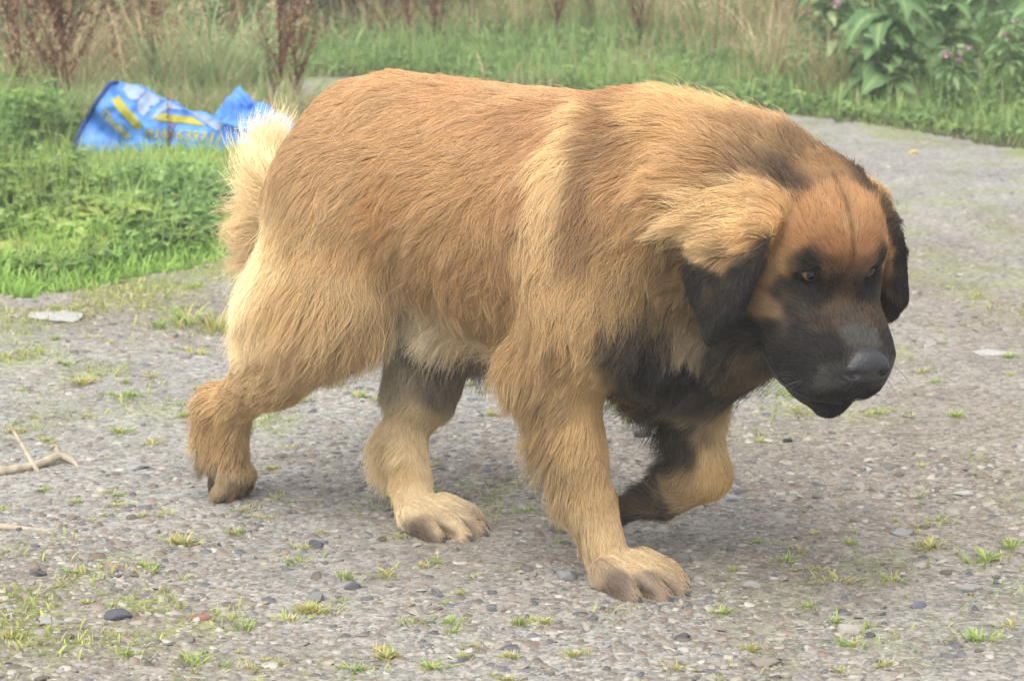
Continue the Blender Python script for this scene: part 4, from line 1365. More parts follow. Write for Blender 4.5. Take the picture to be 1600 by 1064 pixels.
def hair_object(name, parent, P, N, dirs, L, lift, col, nseg, r0, clump, mat, hug=0.45, seed=1, guide_every=22, frizz=0.14, gravity=0.25):
    """Grow strands over the body: each follows the lie of the coat and stays outside the skin."""
    rng = np.random.default_rng(seed)
    n = len(P)
    step = (L / nseg)[:, None]
    pts = np.zeros((n, nseg + 1, 3), np.float32)
    pts[:, 0] = P
    d0 = dirs - (dirs * N).sum(1, keepdims=True) * N * 0.8
    d0 /= np.linalg.norm(d0, axis=1, keepdims=True) + 1e-6
    wob = np.stack([fbm(P, 11, 30 + k, 3) - 0.5 for k in range(3)], -1) * 1.5 + np.stack([fbm(P, 38, 40 + k, 2) - 0.5 for k in range(3)], -1) * 1.5
    wob += rng.normal(0, frizz, (n, 3))
    side = np.cross(N, d0)
    wphase = fbm(P, 30, 61, 2) * 18
    wfreq = 7.0
    wave = side * (0.55 * np.clip((L - 0.04) / 0.05, 0, 1) * (0.3 + 1.2 * fbm(P, 9, 62, 2)))[:, None]
    p = P.copy()
    nn = N
    free = np.clip(lift * 1.2, hug, 1.0)
    for s in range(nseg):
        t = (s + 0.5) / nseg
        d = d0 + wob * (0.35 + 0.65 * t)
        d += wave * np.sin(t * wfreq + wphase)[:, None]
        d[:, 2] -= gravity * t * np.clip(L / 0.06, 0, 1.5)
        dn = (d * nn).sum(1, keepdims=True)
        tang = d - dn * nn
        tang /= np.linalg.norm(tang, axis=1, keepdims=True) + 1e-6
        want = lift[:, None] * (1.6 * (1 - t))
        up = np.maximum(want, want + free[:, None] * (dn - want))
        up = np.where(dn < want, want, up)
        v = tang + nn * up
        v /= np.linalg.norm(v, axis=1, keepdims=True)
        p = p + v * step
        ph, nn = sdf_grad(p)
        low = 0.0015 + 0.0025 * t
        p = p + nn * np.maximum(low - ph, 0)[:, None]
        pts[:, s + 1] = p
    if clump > 0:
        gi = np.arange(0, n, guide_every)
        kd = KDTree(len(gi))
        for i, q in enumerate(P[gi]):
            kd.insert(q, i)
        kd.balance()
        near = np.array([kd.find(q)[1] for q in P])
        g = gi[near]
        t = np.linspace(0, 1, nseg + 1)[None, :, None]
        off = pts[g] - pts
        dist = np.linalg.norm(off[:, -1], axis=1)
        k = clump * rng.uniform(0.35, 1.0, n) * np.clip(1.6 - dist / 0.05, 0, 1)
        pts = pts + off * (t ** 1.4) * k[:, None, None]
    hc = bpy.data.hair_curves.new(name)
    hc.add_curves([nseg + 1] * n)
    hc.attributes["position"].data.foreach_set("vector", pts.astype(np.float32).ravel())
    tt = np.linspace(0, 1, nseg + 1, dtype=np.float32)
    rad_ = (r0[:, None] * (1.0 - 0.75 * tt ** 1.5)[None]).astype(np.float32)
    ra = hc.attributes.get("radius") or hc.attributes.new("radius", 'FLOAT', 'POINT')
    ra.data.foreach_set("value", rad_.ravel())
    ca = hc.attributes.new("col", 'FLOAT_COLOR', 'POINT')
    c4 = np.ones((n, nseg + 1, 4), np.float32)
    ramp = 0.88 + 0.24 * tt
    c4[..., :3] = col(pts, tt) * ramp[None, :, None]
    ca.data.foreach_set("color", c4.ravel())
    hc.materials.append(mat)
    return link(name, hc, parent)


GAPS = []   # furrows between neighbouring toes
for i in range(len(CLAWS) - 1):
    if i % 4 != 3:
        m_ = 0.5 * (CLAWS[i][0] + CLAWS[i + 1][0]) + CLAWS[i][2] * 0.008
        GAPS.append((m_ + CLAWS[i][1] * 0.012, m_ - CLAWS[i][1] * 0.040 + CLAWS[i][2] * 0.012))


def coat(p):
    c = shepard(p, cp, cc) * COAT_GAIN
    q = hd_inv(p)          # thin dark line up the furrow of the brow
    k = np.exp(-(q[:, 1] / 0.0045) ** 2) * ((q[:, 0] > -0.085) & (q[:, 0] < 0.03) & (q[:, 2] > 0.0))
    c = c * (1 - 0.5 * (k * (0.4 + 0.9 * fbm(p, 60, 17, 2)))[:, None])
    d = np.full(len(p), 1.0, np.float32)
    for a, b in GAPS:
        d = np.minimum(d, sd_cone(p.astype(np.float32), a, b, 0, 0))
    return c * (1 - 0.75 * np.exp(-(d / 0.0075) ** 2))[:, None]      # darker along the gaps between the toes


def coat_skin(p):
    return coat(p)


dog = link("dog", None, loc=DOG_LOC, rot=(0, 0, DOG_YAW))
tag(dog, "large shaggy golden tan dog with black muzzle walking over gravel with one forepaw lifted", "dog")
skin_mat = attr_mat("dog_skin", rough=0.75, spec=0.15)
fur_mat = attr_mat("dog_fur", rough=0.72, spec=0.10)
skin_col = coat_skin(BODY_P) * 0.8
for pts_ in LIPS:
    for a, b in zip(pts_, pts_[1:]):
        m_ = sd_cone(BODY_P.astype(np.float32), a, b, 0.0105, 0.0105) < 0
        skin_col[m_] = (0.012, 0.011, 0.012)
body = link("body", mesh_np("body", BODY_P, BODY_Q, skin_mat, skin_col, smooth=True), dog)

# roots over the skin, thicker on the head
A_, B_, C_, D_ = (BODY_P[BODY_Q[:, k]] for k in range(4))
area = np.linalg.norm(np.cross(C_ - A_, D_ - B_), axis=1) / 2
cen = (A_ + C_) / 2
hq = hd_inv(cen)
face = (hq[:, 0] > -0.10) & (np.abs(hq[:, 1]) < 0.17) & (hq[:, 2] > -0.17)
NOSE_C = hd(0.123, 0, -0.056)
dens = np.where(face, 2.6, 1.0)
bare = np.zeros(len(cen), bool)
for e in (EYE_R, EYE_L):
    bare |= np.linalg.norm(cen - hd(*e), axis=1) < EYE_RAD * 1.12
bare |= np.linalg.norm(cen - NOSE_C, axis=1) < 0.026
lip = np.zeros(len(cen), bool)
for pts_ in LIPS:
    for a, b in zip(pts_, pts_[1:]):
        lip |= sd_cone(cen.astype(np.float32), a, b, 0.0095, 0.0095) < 0
bare |= lip
bare |= (cen[:, 2] < 0.006) & (cen[:, 0] > -0.8)
dens[bare] = 0
w = area * dens
NF = 420000
q = RNG.choice(len(w), NF, p=w / w.sum())
u, v = RNG.random((2, NF, 1))
P = (A_[q] * (1 - u) + B_[q] * u) * (1 - v) + (D_[q] * (1 - u) + C_[q] * u) * v
P = P.astype(np.float32)
ph, N = sdf_grad(P)
P -= N * (ph[:, None] + 0.0015)
gv = shepard(P, G[:, :3], G[:, 3:], 2.4, 0.0003)
L = gv[:, 3] * RNG.uniform(0.5, 1.15, NF) * (0.65 + 0.7 * fbm(P, 16, 3, 3))
L = np.where(gv[:, 3] > 0.055, L * 1.2, L)
lift = gv[:, 4] * RNG.uniform(0.6, 1.3, NF)
stray = RNG.random(NF) < 0.02
L = np.where(stray, L * 1.25, L)
lift = np.where(stray, lift * 1.4, lift)
shade = (RNG.normal(1, 0.10, NF) + (fbm(P, 22, 9, 3) - 0.5) * 0.40 + (fbm(P, 70, 12, 2) - 0.5) * 0.28)[:, None]


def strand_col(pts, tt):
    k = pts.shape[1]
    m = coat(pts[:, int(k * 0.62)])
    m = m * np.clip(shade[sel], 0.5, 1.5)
    grey = (RNG.random(len(m)) < 0.16)[:, None] & (m.mean(1, keepdims=True) < 0.06)
    m = np.where(grey, m * 1.9 + 0.008, m)
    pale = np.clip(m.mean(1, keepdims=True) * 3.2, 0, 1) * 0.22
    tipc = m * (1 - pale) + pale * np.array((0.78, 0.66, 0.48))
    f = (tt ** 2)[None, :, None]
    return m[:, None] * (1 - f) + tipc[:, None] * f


hroot = hd_inv(P)
fringe = (np.abs(hroot[:, 1]) > 0.088) & (hroot[:, 0] > -0.15) & (hroot[:, 0] < 0.03) & (np.abs(hroot[:, 1]) < 0.17) & (gv[:, 3] > 0.040)
sel = np.nonzero(fringe)[0]
hair_object("ear_fringe", dog, P[sel], N[sel], gv[sel, :3], L[sel] * RNG.uniform(0.5, 0.9, len(sel)), lift[sel], strand_col, 10, RNG.uniform(0.00024, 0.00042, len(sel)), 1.0, fur_mat, seed=5, guide_every=75, frizz=0.20)
long_ = (L > 0.030) & ~fringe
sel = np.nonzero(long_)[0]
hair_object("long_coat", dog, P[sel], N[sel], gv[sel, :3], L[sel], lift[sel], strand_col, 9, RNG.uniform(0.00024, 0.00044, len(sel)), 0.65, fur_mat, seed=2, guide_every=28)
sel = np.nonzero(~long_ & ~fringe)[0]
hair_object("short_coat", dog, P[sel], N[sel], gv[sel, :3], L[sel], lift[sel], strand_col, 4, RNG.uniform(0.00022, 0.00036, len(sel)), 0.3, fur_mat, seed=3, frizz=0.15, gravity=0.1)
# ---- eyes, nose, claws
def small_surface(fn, lo, hi, step):
    g = [np.arange(lo[k], hi[k], step) for k in range(3)]
    p = np.stack(np.meshgrid(*g, indexing='ij'), -1).astype(np.float32)
    return surface_nets(*g, fn(p))


def nose_fn(p):
    d = sd_ell(p, (0, 0, 0), (0.022, 0.0310, 0.0215))
    d = smin(d, sd_ell(p, (-0.006, 0, -0.016), (0.017, 0.017, 0.015)), 0.010)
    for s in (-1, 1):
        d = smin(d, sd_ell(p, (0.004, s * 0.018, -0.005), (0.017, 0.015, 0.016)), 0.006)
    for s in (-1, 1):
        h = sd_cone(p, (0.024, s * 0.012, -0.004), (0.012, s * 0.024, -0.004), 0.0062, 0.0050)
        h = np.minimum(h, sd_cone(p, (0.012, s * 0.024, -0.004), (-0.004, s * 0.034, -0.009), 0.0045, 0.002))
        d = -smin(-d, h, 0.004)
    g = sd_cone(p, (0.026, 0, -0.002), (0.018, 0, -0.030), 0.0016, 0.0016)
    return -smin(-d, g, 0.003)


nose_mat = flat_mat("nose_leather", (0.020, 0.020, 0.023), rough=0.42, spec=0.5, noise=0.35, nscale=260, bump=0.5)
NV, NQ = small_surface(nose_fn, (-0.034, -0.046, -0.042), (0.034, 0.046, 0.032), 0.0020)
NV = np.array([hd(0.121, 0.003, -0.050)]) + (NV * 1.20) @ (HEAD_R @ np.array(Matrix.Rotation(rad(-8), 3, 'Y'))).T
link("nose", mesh_np("nose", NV, NQ, nose_mat, smooth=True), dog)

eye_m, n, l, b = new_mat("eye", 0.06, 0.6)
tc = n.new("ShaderNodeTexCoord")
sx = n.new("ShaderNodeSeparateXYZ")
l.new(tc.outputs["Object"], sx.inputs[0])
cr = n.new("ShaderNodeValToRGB")
for e in list(cr.color_ramp.elements)[1:]:
    cr.color_ramp.elements.remove(e)
cr.color_ramp.elements[0].position = 0.0
cr.color_ramp.elements[0].color = (0.10, 0.08, 0.07, 1)
for pos, c in ((0.70, (0.09, 0.07, 0.06, 1)), (0.735, (0.02, 0.012, 0.008, 1)), (0.77, (0.20, 0.095, 0.040, 1)), (0.86, (0.11, 0.050, 0.022, 1)), (0.885, (0.004, 0.004, 0.004, 1))):
    e = cr.color_ramp.elements.new(pos)
    e.color = c
dv = n.new("ShaderNodeMath")
dv.operation = 'DIVIDE'
dv.inputs[1].default_value = EYE_RAD
l.new(sx.outputs["X"], dv.inputs[0])
l.new(dv.outputs[0], cr.inputs[0])
l.new(cr.outputs[0], b.inputs["Base Color"])
bm = bmesh.new()
bmesh.ops.create_uvsphere(bm, u_segments=28, v_segments=18, radius=EYE_RAD)
for f in bm.faces:
    f.smooth = True
eye_me = bpy.data.meshes.new("eye")
bm.to_mesh(eye_me)
bm.free()
eye_me.materials.append(eye_m)
lid_mat = flat_mat("eyelid", (0.009, 0.008, 0.008), rough=0.75, spec=0.15, noise=0.3, nscale=200)
for e, s in ((EYE_R, -1), (EYE_L, 1)):
    R = HEAD_R @ rot_zyx(rad(10 * s), rad(-20), 0)
    eo = link("eye", eye_me, dog, loc=hd(*e), rot=Matrix(R.tolist()).to_euler())
    # upper and lower lids: shells round the ball, open in a slanted almond
    parts = []
    for up in (1, -1):
        th = np.linspace(-1, 1, 21)
        rows = []
        for k in range(7):
            f = k / 6
            el = up * (np.cos(th * math.pi / 2) ** 0.8 * (0.26 if up > 0 else 0.60) * (1 - f) + f * 1.25) + (0.06 * th * s)
            rr = EYE_RAD * (1.05 + 0.07 * math.sin(f * math.pi) + 0.04 * (f == 0))
            azm = th * (1.02 + 0.25 * f)
            rows.append(np.stack([np.cos(el) * np.cos(azm), np.cos(el) * np.sin(azm), np.sin(el)], -1) * rr)
        V = np.concatenate(rows)
        Qd = [(i * 21 + j, i * 21 + j + 1, (i + 1) * 21 + j + 1, (i + 1) * 21 + j) for i in range(6) for j in range(20)]
        parts.append((V, np.array(Qd), None, (0, 0, 0)))
    V, F, C = merge(parts)
    link("eyelid", mesh_np("eyelid", V, F, lid_mat, smooth=True), eo)

claw_mat = flat_mat("claw", (0.035, 0.030, 0.027), rough=0.4, spec=0.4)
for e, f, u in CLAWS:
    t = np.linspace(0, 1, 6)[:, None]
    pts = e + f * (0.008 + 0.022 * t) + u * (0.004 - 0.016 * t ** 2)
    V, Qd, T = tube_np(pts, 0.0042 * (1 - 0.85 * np.linspace(0, 1, 6) ** 1.5), 6)
    link("claw", mesh_np("claw", V, [Qd, T], claw_mat, smooth=True), dog)

# wet edge of the lips
lip_mat = flat_mat("lip_skin", (0.020, 0.018, 0.020), rough=0.5, spec=0.35, noise=0.4, nscale=150, bump=0.4)
for pts_ in LIPS:
    pts_ = np.array(pts_)
    t = np.linspace(0, len(pts_) - 1, 25)
    c = np.stack([np.interp(t, np.arange(len(pts_)), pts_[:, k]) for k in range(3)], -1)
    for _ in range(3):
        c[1:-1] = (c[:-2] + 2 * c[1:-1] + c[2:]) / 4
    c = c - (HEAD_R @ np.array((0.0, 0.0, 0.0055)))
    c += (np.stack([fbm(c, 90, 33 + k, 2) for k in range(3)], -1) - 0.5) * 0.003
    V, Q, T = tube_np(c, 0.0034 * np.sin(np.linspace(0.25, 2.95, 25)) ** 0.5, 8)
    link("lip", mesh_np("lip", V, [Q, T], lip_mat, smooth=True), dog)

# whiskers
whisk_mat = flat_mat("whisker", (0.05, 0.045, 0.04), rough=0.5)
wr = np.random.default_rng(4)
for s in (-1, 1):
    for k in range(9):
        b_ = np.array((0.060 + 0.045 * wr.random(), s * 0.060, -0.075 - 0.04 * wr.random()))
        root = hd(*b_)
        for _ in range(5):
            q, g = sdf_grad(root[None].astype(np.float32))
            root = root - g[0] * q[0] * 0.8
        d = HEAD_R @ np.array((-0.25 + wr.normal(0, 0.25), s * 1.0, -0.45 + wr.normal(0, 0.25)))
        t = np.linspace(0, 1, 7)[:, None]
        pts = root + d * 0.055 * wr.uniform(0.6, 1.1) * t + np.array((0, 0, -0.018)) * t ** 2
        V, Q, T = tube_np(pts, 0.00042 * (1 - 0.8 * np.linspace(0, 1, 7)), 4)
        link("whisker", mesh_np("whisker", V, [Q, T], whisk_mat), dog)
# ------------------------------------------------------------------ sticks, fallen leaf
wood_mat = flat_mat("dry_wood", lin((200, 186, 164)) * 0.62, rough=0.85, spec=0.15, noise=0.3, nscale=45, bump=0.6)


def rod(name, pts, radii, mat, parent=None, n=8):
    pts = np.array(pts, float)
    t = np.linspace(0, len(pts) - 1, (len(pts) - 1) * 5 + 1)
    P_ = np.stack([np.interp(t, np.arange(len(pts)), pts[:, k]) for k in range(3)], -1)
    for _ in range(2):
        P_[1:-1] = (P_[:-2] + 2 * P_[1:-1] + P_[2:]) / 4
    P_ += (np.stack([fbm(P_ * 1.0, 30, 80 + k, 2) for k in range(3)], -1) - 0.5) * 0.006
    R_ = np.interp(t, np.arange(len(pts)), radii) * (0.85 + 0.3 * fbm(P_, 60, 90, 2))
    V, Q, T = tube_np(P_, R_, n)
    return link(name, mesh_np(name, V, [Q, T], mat, smooth=True), parent)


br = link("dry_branch", None, loc=(0, 0, 0))
tag(br, "bare bleached forked branch with a thin prong leaning up, on gravel", "branch")
rod("limb", [(-1.10, 4.62, 0.010), (-0.99, 4.66, 0.014), (-0.92, 4.688, 0.016), (-0.868, 4.735, 0.018), (-0.832, 4.775, 0.028), (-0.812, 4.772, 0.020), (-0.795, 4.750, 0.008)], [0.0075, 0.008, 0.009, 0.009, 0.008, 0.006, 0.002], wood_mat, br)
rod("stub", [(-0.835, 4.775, 0.026), (-0.846, 4.80, 0.036), (-0.852, 4.79, 0.040)], [0.007, 0.007, 0.004], wood_mat, br)
rod("prong", [(-0.862, 4.70, 0.010), (-0.888, 4.74, 0.035), (-0.925, 4.80, 0.070)], [0.0048, 0.0048, 0.0025], wood_mat, br)
st = rod("dry_stick", [(-1.05, 4.27, 0.010), (-0.93, 4.305, 0.016), (-0.85, 4.318, 0.016), (-0.768, 4.305, 0.010)], [0.006, 0.0065, 0.006, 0.003], wood_mat)
tag(st, "straight pale dry stick lying flat on the gravel", "stick")

# ------------------------------------------------------------------ the blue bag
def bag_surface(x, z):
    """Depth of the bag's slack front sheet at width x and height z (metres from its lower corner)."""
    k = np.stack([x, z], -1)
    y = 0.16 * z + 0.55 * z ** 2 + 0.035 * np.sin(x * 16 + z * 14) * np.clip(z / 0.1, 0, 1)
    y = y + (fbm(k, 11, 101, 3) - 0.5) * 0.07
    y = y + 0.022 * np.abs(((x * 9 + z * 7 + fbm(k, 5, 103, 2) * 2) % 1) - 0.5)
    return y


BAG0 = np.array((-1.49, 9.00, 0.042))
TOPX = np.array((0.0, 0.03, 0.085, 0.125, 0.15, 0.20, 0.26, 0.32, 0.38, 0.43, 0.50, 0.56, 0.64, 0.69))
TOPZ = np.array((0.01, 0.09, 0.175, 0.232, 0.235, 0.228, 0.20, 0.170, 0.138, 0.130, 0.105, 0.085, 0.075, 0.02))


def bag_point(x, z):
    return BAG0 + np.stack([x, bag_surface(x, z), z], -1)


bag_m, n, l, b = new_mat("woven_blue_plastic", 0.5, 0.35)
tc = n.new("ShaderNodeTexCoord")
nt = n.new("ShaderNodeTexNoise")
nt.inputs["Scale"].default_value = 14
nt.inputs["Detail"].default_value = 7
l.new(tc.outputs["Object"], nt.inputs["Vector"])
cr = n.new("ShaderNodeValToRGB")
cr.color_ramp.elements[0].position, cr.color_ramp.elements[0].color = 0.32, (*lin((58, 118, 208)) * 0.80, 1)
cr.color_ramp.elements[1].position, cr.color_ramp.elements[1].color = 0.68, (*lin((104, 164, 232)) * 0.80, 1)
l.new(nt.outputs[0], cr.inputs[0])
l.new(cr.outputs[0], b.inputs["Base Color"])
wv = n.new("ShaderNodeTexNoise")
wv.inputs["Scale"].default_value = 30
bp = n.new("ShaderNodeBump")
bp.inputs["Strength"].default_value = 0.5
bp.inputs["Distance"].default_value = 0.01
l.new(tc.outputs["Object"], wv.inputs["Vector"])
l.new(wv.outputs[0], bp.inputs["Height"])
l.new(bp.outputs[0], b.inputs["Normal"])
hem_mat = flat_mat("bag_hem", lin((36, 62, 128)) * 0.8, rough=0.6, noise=0.3, nscale=30)
white_print = flat_mat("white_print", lin((172, 192, 224)) * 0.62, rough=0.55, noise=0.14, nscale=35)
yellow_print = flat_mat("yellow_print", lin((192, 186, 70)) * 0.66, rough=0.55, noise=0.16, nscale=60)

bag = link("builders_bag", None, loc=(0, 0, 0))
tag(bag, "crumpled blue woven plastic bag with white and yellow print dumped in the weeds", "bag")
nu, nv = 150, 60
xs_ = np.linspace(0, 0.69, nu)
rows = []
for j in range(nv):
    t = j / (nv - 1)
    top = np.interp(xs_, TOPX, TOPZ) + 0.004 * np.sin(xs_ * 60)
    if t <= 0.6:
        z = top * t / 0.6
        rows.append(bag_point(xs_, z))
    else:            # over the ridge and down behind
        f = (t - 0.6) / 0.4
        ridge = bag_point(xs_, top)
        q = ridge.copy()
        q[:, 1] += 0.012 + f * 0.17 + (fbm(np.stack([xs_ * 1.0, np.full(nu, f)], -1), 7, 111) - 0.5) * 0.05
        q[:, 2] = BAG0[2] + top * (1 - f ** 1.5) + 0.01 * np.sin(f * 3.14)
        rows.append(q)
V = np.concatenate(rows)
I = np.arange(nu * nv).reshape(nv, nu)
Q = np.stack([I[:-1, :-1], I[:-1, 1:], I[1:, 1:], I[1:, :-1]], -1).reshape(-1, 4)
link("front_sheet", mesh_np("front_sheet", V, Q, bag_m, smooth=True), bag)


def fold(name, outline, depth, seed):
    """A crumpled fold of the bag: a creased lump with a ridge line."""
    ox, oz = np.array(outline).T
    xx = np.linspace(ox[0], ox[-1], 60)
    top = np.interp(xx, ox, oz)
    rows = []
    for j in range(34):
        f = j / 33
        y = -0.10 + 0.30 * f + (fbm(np.stack([xx, np.full(60, f * 0.3)], -1), 12, seed, 3) - 0.5) * 0.12 + 0.05 * np.abs(((xx * 7 - f * 2.2 + seed) % 1) - 0.5)
        z = top * np.minimum(1, np.sin(np.clip(f * 1.25, 0, 1) * 1.57)) * (1 if f < 0.6 else 1 - ((f - 0.6) / 0.4) ** 2)
        z = z * (0.86 + 0.28 * fbm(np.stack([xx, np.full(60, f * 0.4)], -1), 16, seed + 5, 3))
        z = z - 0.045 * np.abs(((xx * 11 + f * 4 + seed) % 1) - 0.5)
        rows.append(np.stack([BAG0[0] + xx, BAG0[1] + depth + y, BAG0[2] + z], -1))
    V = np.concatenate(rows)
    I = np.arange(60 * 34).reshape(34, 60)
    Q = np.stack([I[:-1, :-1], I[:-1, 1:], I[1:, 1:], I[1:, :-1]], -1).reshape(-1, 4)
    return link(name, mesh_np(name, V, Q, bag_m, smooth=True), bag)


fold("rear_fold", [(0.36, 0.02), (0.40, 0.06), (0.46, 0.125), (0.50, 0.185), (0.525, 0.190), (0.58, 0.165), (0.64, 0.125), (0.69, 0.105), (0.74, 0.02)], 0.30, 3)
fold("side_fold", [(0.50, 0.01), (0.53, 0.075), (0.58, 0.085), (0.66, 0.080), (0.72, 0.060), (0.78, 0.01)], 0.10, 9)
hp = np.array([(x, np.interp(x, TOPX, TOPZ)) for x in np.linspace(0.0, 0.15, 14)])
P_ = bag_point(hp[:, 0] - 0.002, hp[:, 1]) + np.array((0, -0.002, 0.001))
V, Q, T = tube_np(P_, 0.007, 7)
link("hem", mesh_np("hem", V, [Q, T], hem_mat, smooth=True), bag)


def printed(name, poly, mat, fine=0.008):
    """A flat printed shape that follows the folds of the front sheet, a hair above it."""
    bm = bmesh.new()
    vs = [bm.verts.new((x, z, 0)) for x, z in poly]
    bm.faces.new(vs)
    bmesh.ops.triangulate(bm, faces=bm.faces[:])
    for _ in range(4):
        long_e = [e for e in bm.edges if e.calc_length() > fine * 1.6]
        if not long_e:
            break
        bmesh.ops.subdivide_edges(bm, edges=long_e, cuts=1)
        bmesh.ops.triangulate(bm, faces=bm.faces[:])
    me = bpy.data.meshes.new(name)
    bm.to_mesh(me)
    bm.free()
    return map_print(name, me, mat)


def map_print(name, me, mat):
    c = np.zeros(len(me.vertices) * 3, np.float32)
    me.vertices.foreach_get("co", c)
    c = c.reshape(-1, 3)
    x, z = c[:, 0].astype(float), c[:, 1].astype(float)
    z = np.minimum(z, np.interp(x, TOPX, TOPZ) - 0.004)
    P_ = bag_point(x, z)
    e = 1e-3
    gx_ = (bag_surface(x + e, z) - bag_surface(x - e, z)) / (2 * e)
    gz_ = (bag_surface(x, z + e) - bag_surface(x, z - e)) / (2 * e)
    nn = np.stack([gx_, -np.ones_like(gx_), gz_], -1)
    nn /= np.linalg.norm(nn, axis=1, keepdims=True)
    P_ = P_ + nn * 0.0045
    me.vertices.foreach_set("co", P_.astype(np.float32).ravel())
    me.update()
    me.materials.append(mat)
    return link(name, me, bag)


def bx_(px, py):
    return ((px - 120) / 455, (259 - py) / 455)


def arc(c, r0, r1, a0, a1, n_=14):
    return [(c[0] + r0 * math.cos(a), c[1] + r1 * math.sin(a)) for a in np.linspace(a0, a1, n_)]


printed("white_letter", [bx_(*q) for q in ((197, 163), (201, 156), (208, 157), (213, 160), (218, 153), (226, 153), (235, 159), (219, 178), (211, 179), (203, 175))], white_print)
printed("white_letter", [bx_(*q) for q in ((236, 161), (227, 171), (220, 180), (218, 190), (221, 198), (228, 204), (238, 194), (236, 190), (240, 188), (243, 190), (250, 184), (247, 179), (251, 176), (254, 181), (260, 174), (248, 165))], white_print)
printed("white_letter", [bx_(*q) for q in ((263, 175), (280, 184), (291, 194), (282, 196), (273, 195), (262, 194), (250, 203), (238, 209), (246, 198), (256, 186))], white_print)
printed("white_letter", [bx_(*q) for q in ((299, 196), (325, 200), (352, 216), (340, 227), (314, 210), (304, 205))], white_print)
printed("yellow_bar", [bx_(*q) for q in ((180, 178), (190, 172), (229, 216), (223, 222), (217, 221))], yellow_print)
printed("yellow_bar", [bx_(*q) for q in ((243, 207), (256, 200), (280, 204), (303, 208), (324, 219), (300, 218), (276, 214))], yellow_print)


def printed_text(name, body, start, end, height):
    cu = bpy.data.curves.new(name, 'FONT')
    cu.body = body
    cu.size = 1.0
    cu.offset = 0.02
    cu.resolution_u = 3
    tmp = bpy.data.objects.new(name, cu)
    COL.objects.link(tmp)
    dg = bpy.context.evaluated_depsgraph_get()
    me = bpy.data.meshes.new_from_object(tmp.evaluated_get(dg))
    bpy.data.objects.remove(tmp)
    me.materials.clear()
    c = np.zeros(len(me.vertices) * 3, np.float32)
    me.vertices.foreach_get("co", c)
    c = c.reshape(-1, 3)
    w_, h_ = c[:, 0].max(), 0.7
    s, e = np.array(bx_(*start)), np.array(bx_(*end))
    d = e - s
    up = np.array((-d[1], d[0])) / np.linalg.norm(d)
    q = s + np.outer(c[:, 0] / w_, d) + np.outer(c[:, 1] / h_ * height, up)
    c[:, 0], c[:, 1] = q[:, 0], q[:, 1]
    me.vertices.foreach_set("co", c.ravel())
    return map_print(name, me, yellow_print)


printed_text("yellow_lettering", "Timber", (161, 197), (206, 240), 0.026)
printed_text("yellow_lettering", "0161639711", (231, 233), (345, 243), 0.028)

# ------------------------------------------------------------------ verge plants, each a thing of its own
def dock_meshes(seed, h, spread, cols, seeds=1):
    """Dried dock: ridged stem with steep side branches crowded with seed."""
    r = np.random.default_rng(seed)
    st, sd = [], []
    lean = r.normal(0, 0.06, 2)
    top = np.array((lean[0] * h, lean[1] * h, h))
    stems = [(np.zeros(3), top, 0.0060)]
    nb = int(r.integers(9, 14))
    for k in range(nb):
        f = r.uniform(0.14, 0.75)
        a = r.uniform(0, 6.28)
        ln = h * r.uniform(0.22, 0.42)
        b0 = top * f
        stems.append((b0, b0 + np.array((math.cos(a) * ln * spread, math.sin(a) * ln * spread, ln)), 0.004))
    for a, b_, rr in stems:
        t = np.linspace(0, 1, 7)[:, None]
        P_ = a + (b_ - a) * t
        P_[:, :2] += np.sin(t * 3.1) * r.normal(0, 0.012, 2)
        V, Q, T = tube_np(P_, rr * (1 - 0.6 * t[:, 0]), 5)
        st.append((V, Q, T, veg(cols[0]) * r.uniform(0.8, 1.1)))
        ns = int(np.linalg.norm(b_ - a) * 270 * seeds)
        if rr > 0.006:
            tt = r.uniform(0.22, 1.0, ns)
        else:
            tt = r.uniform(0.10, 1.0, ns)
        tt = np.round(tt * 13 + r.normal(0, 0.22, ns)) / 13
        pos = a + (b_ - a) * np.clip(tt, 0, 1)[:, None] + r.normal(0, 0.0085, (ns, 3)) * (1.25 - 0.6 * tt)[:, None]
        L_ = r.uniform(0.009, 0.020, ns)
        c = pick_cols(cols, ns, r, 0.25)
        sd.append(leaves(pos, r.uniform(0, 6.28, ns), r.uniform(-0.9, 0.9, ns), L_, L_ * 0.8, c, r))
    a = merge(st)
    b_ = merge(sd)
    return mesh_np("stem", a[0], a[1], dry_mat, a[2]), mesh_np("seed_heads", b_[0], b_[1], dry_mat, b_[2])


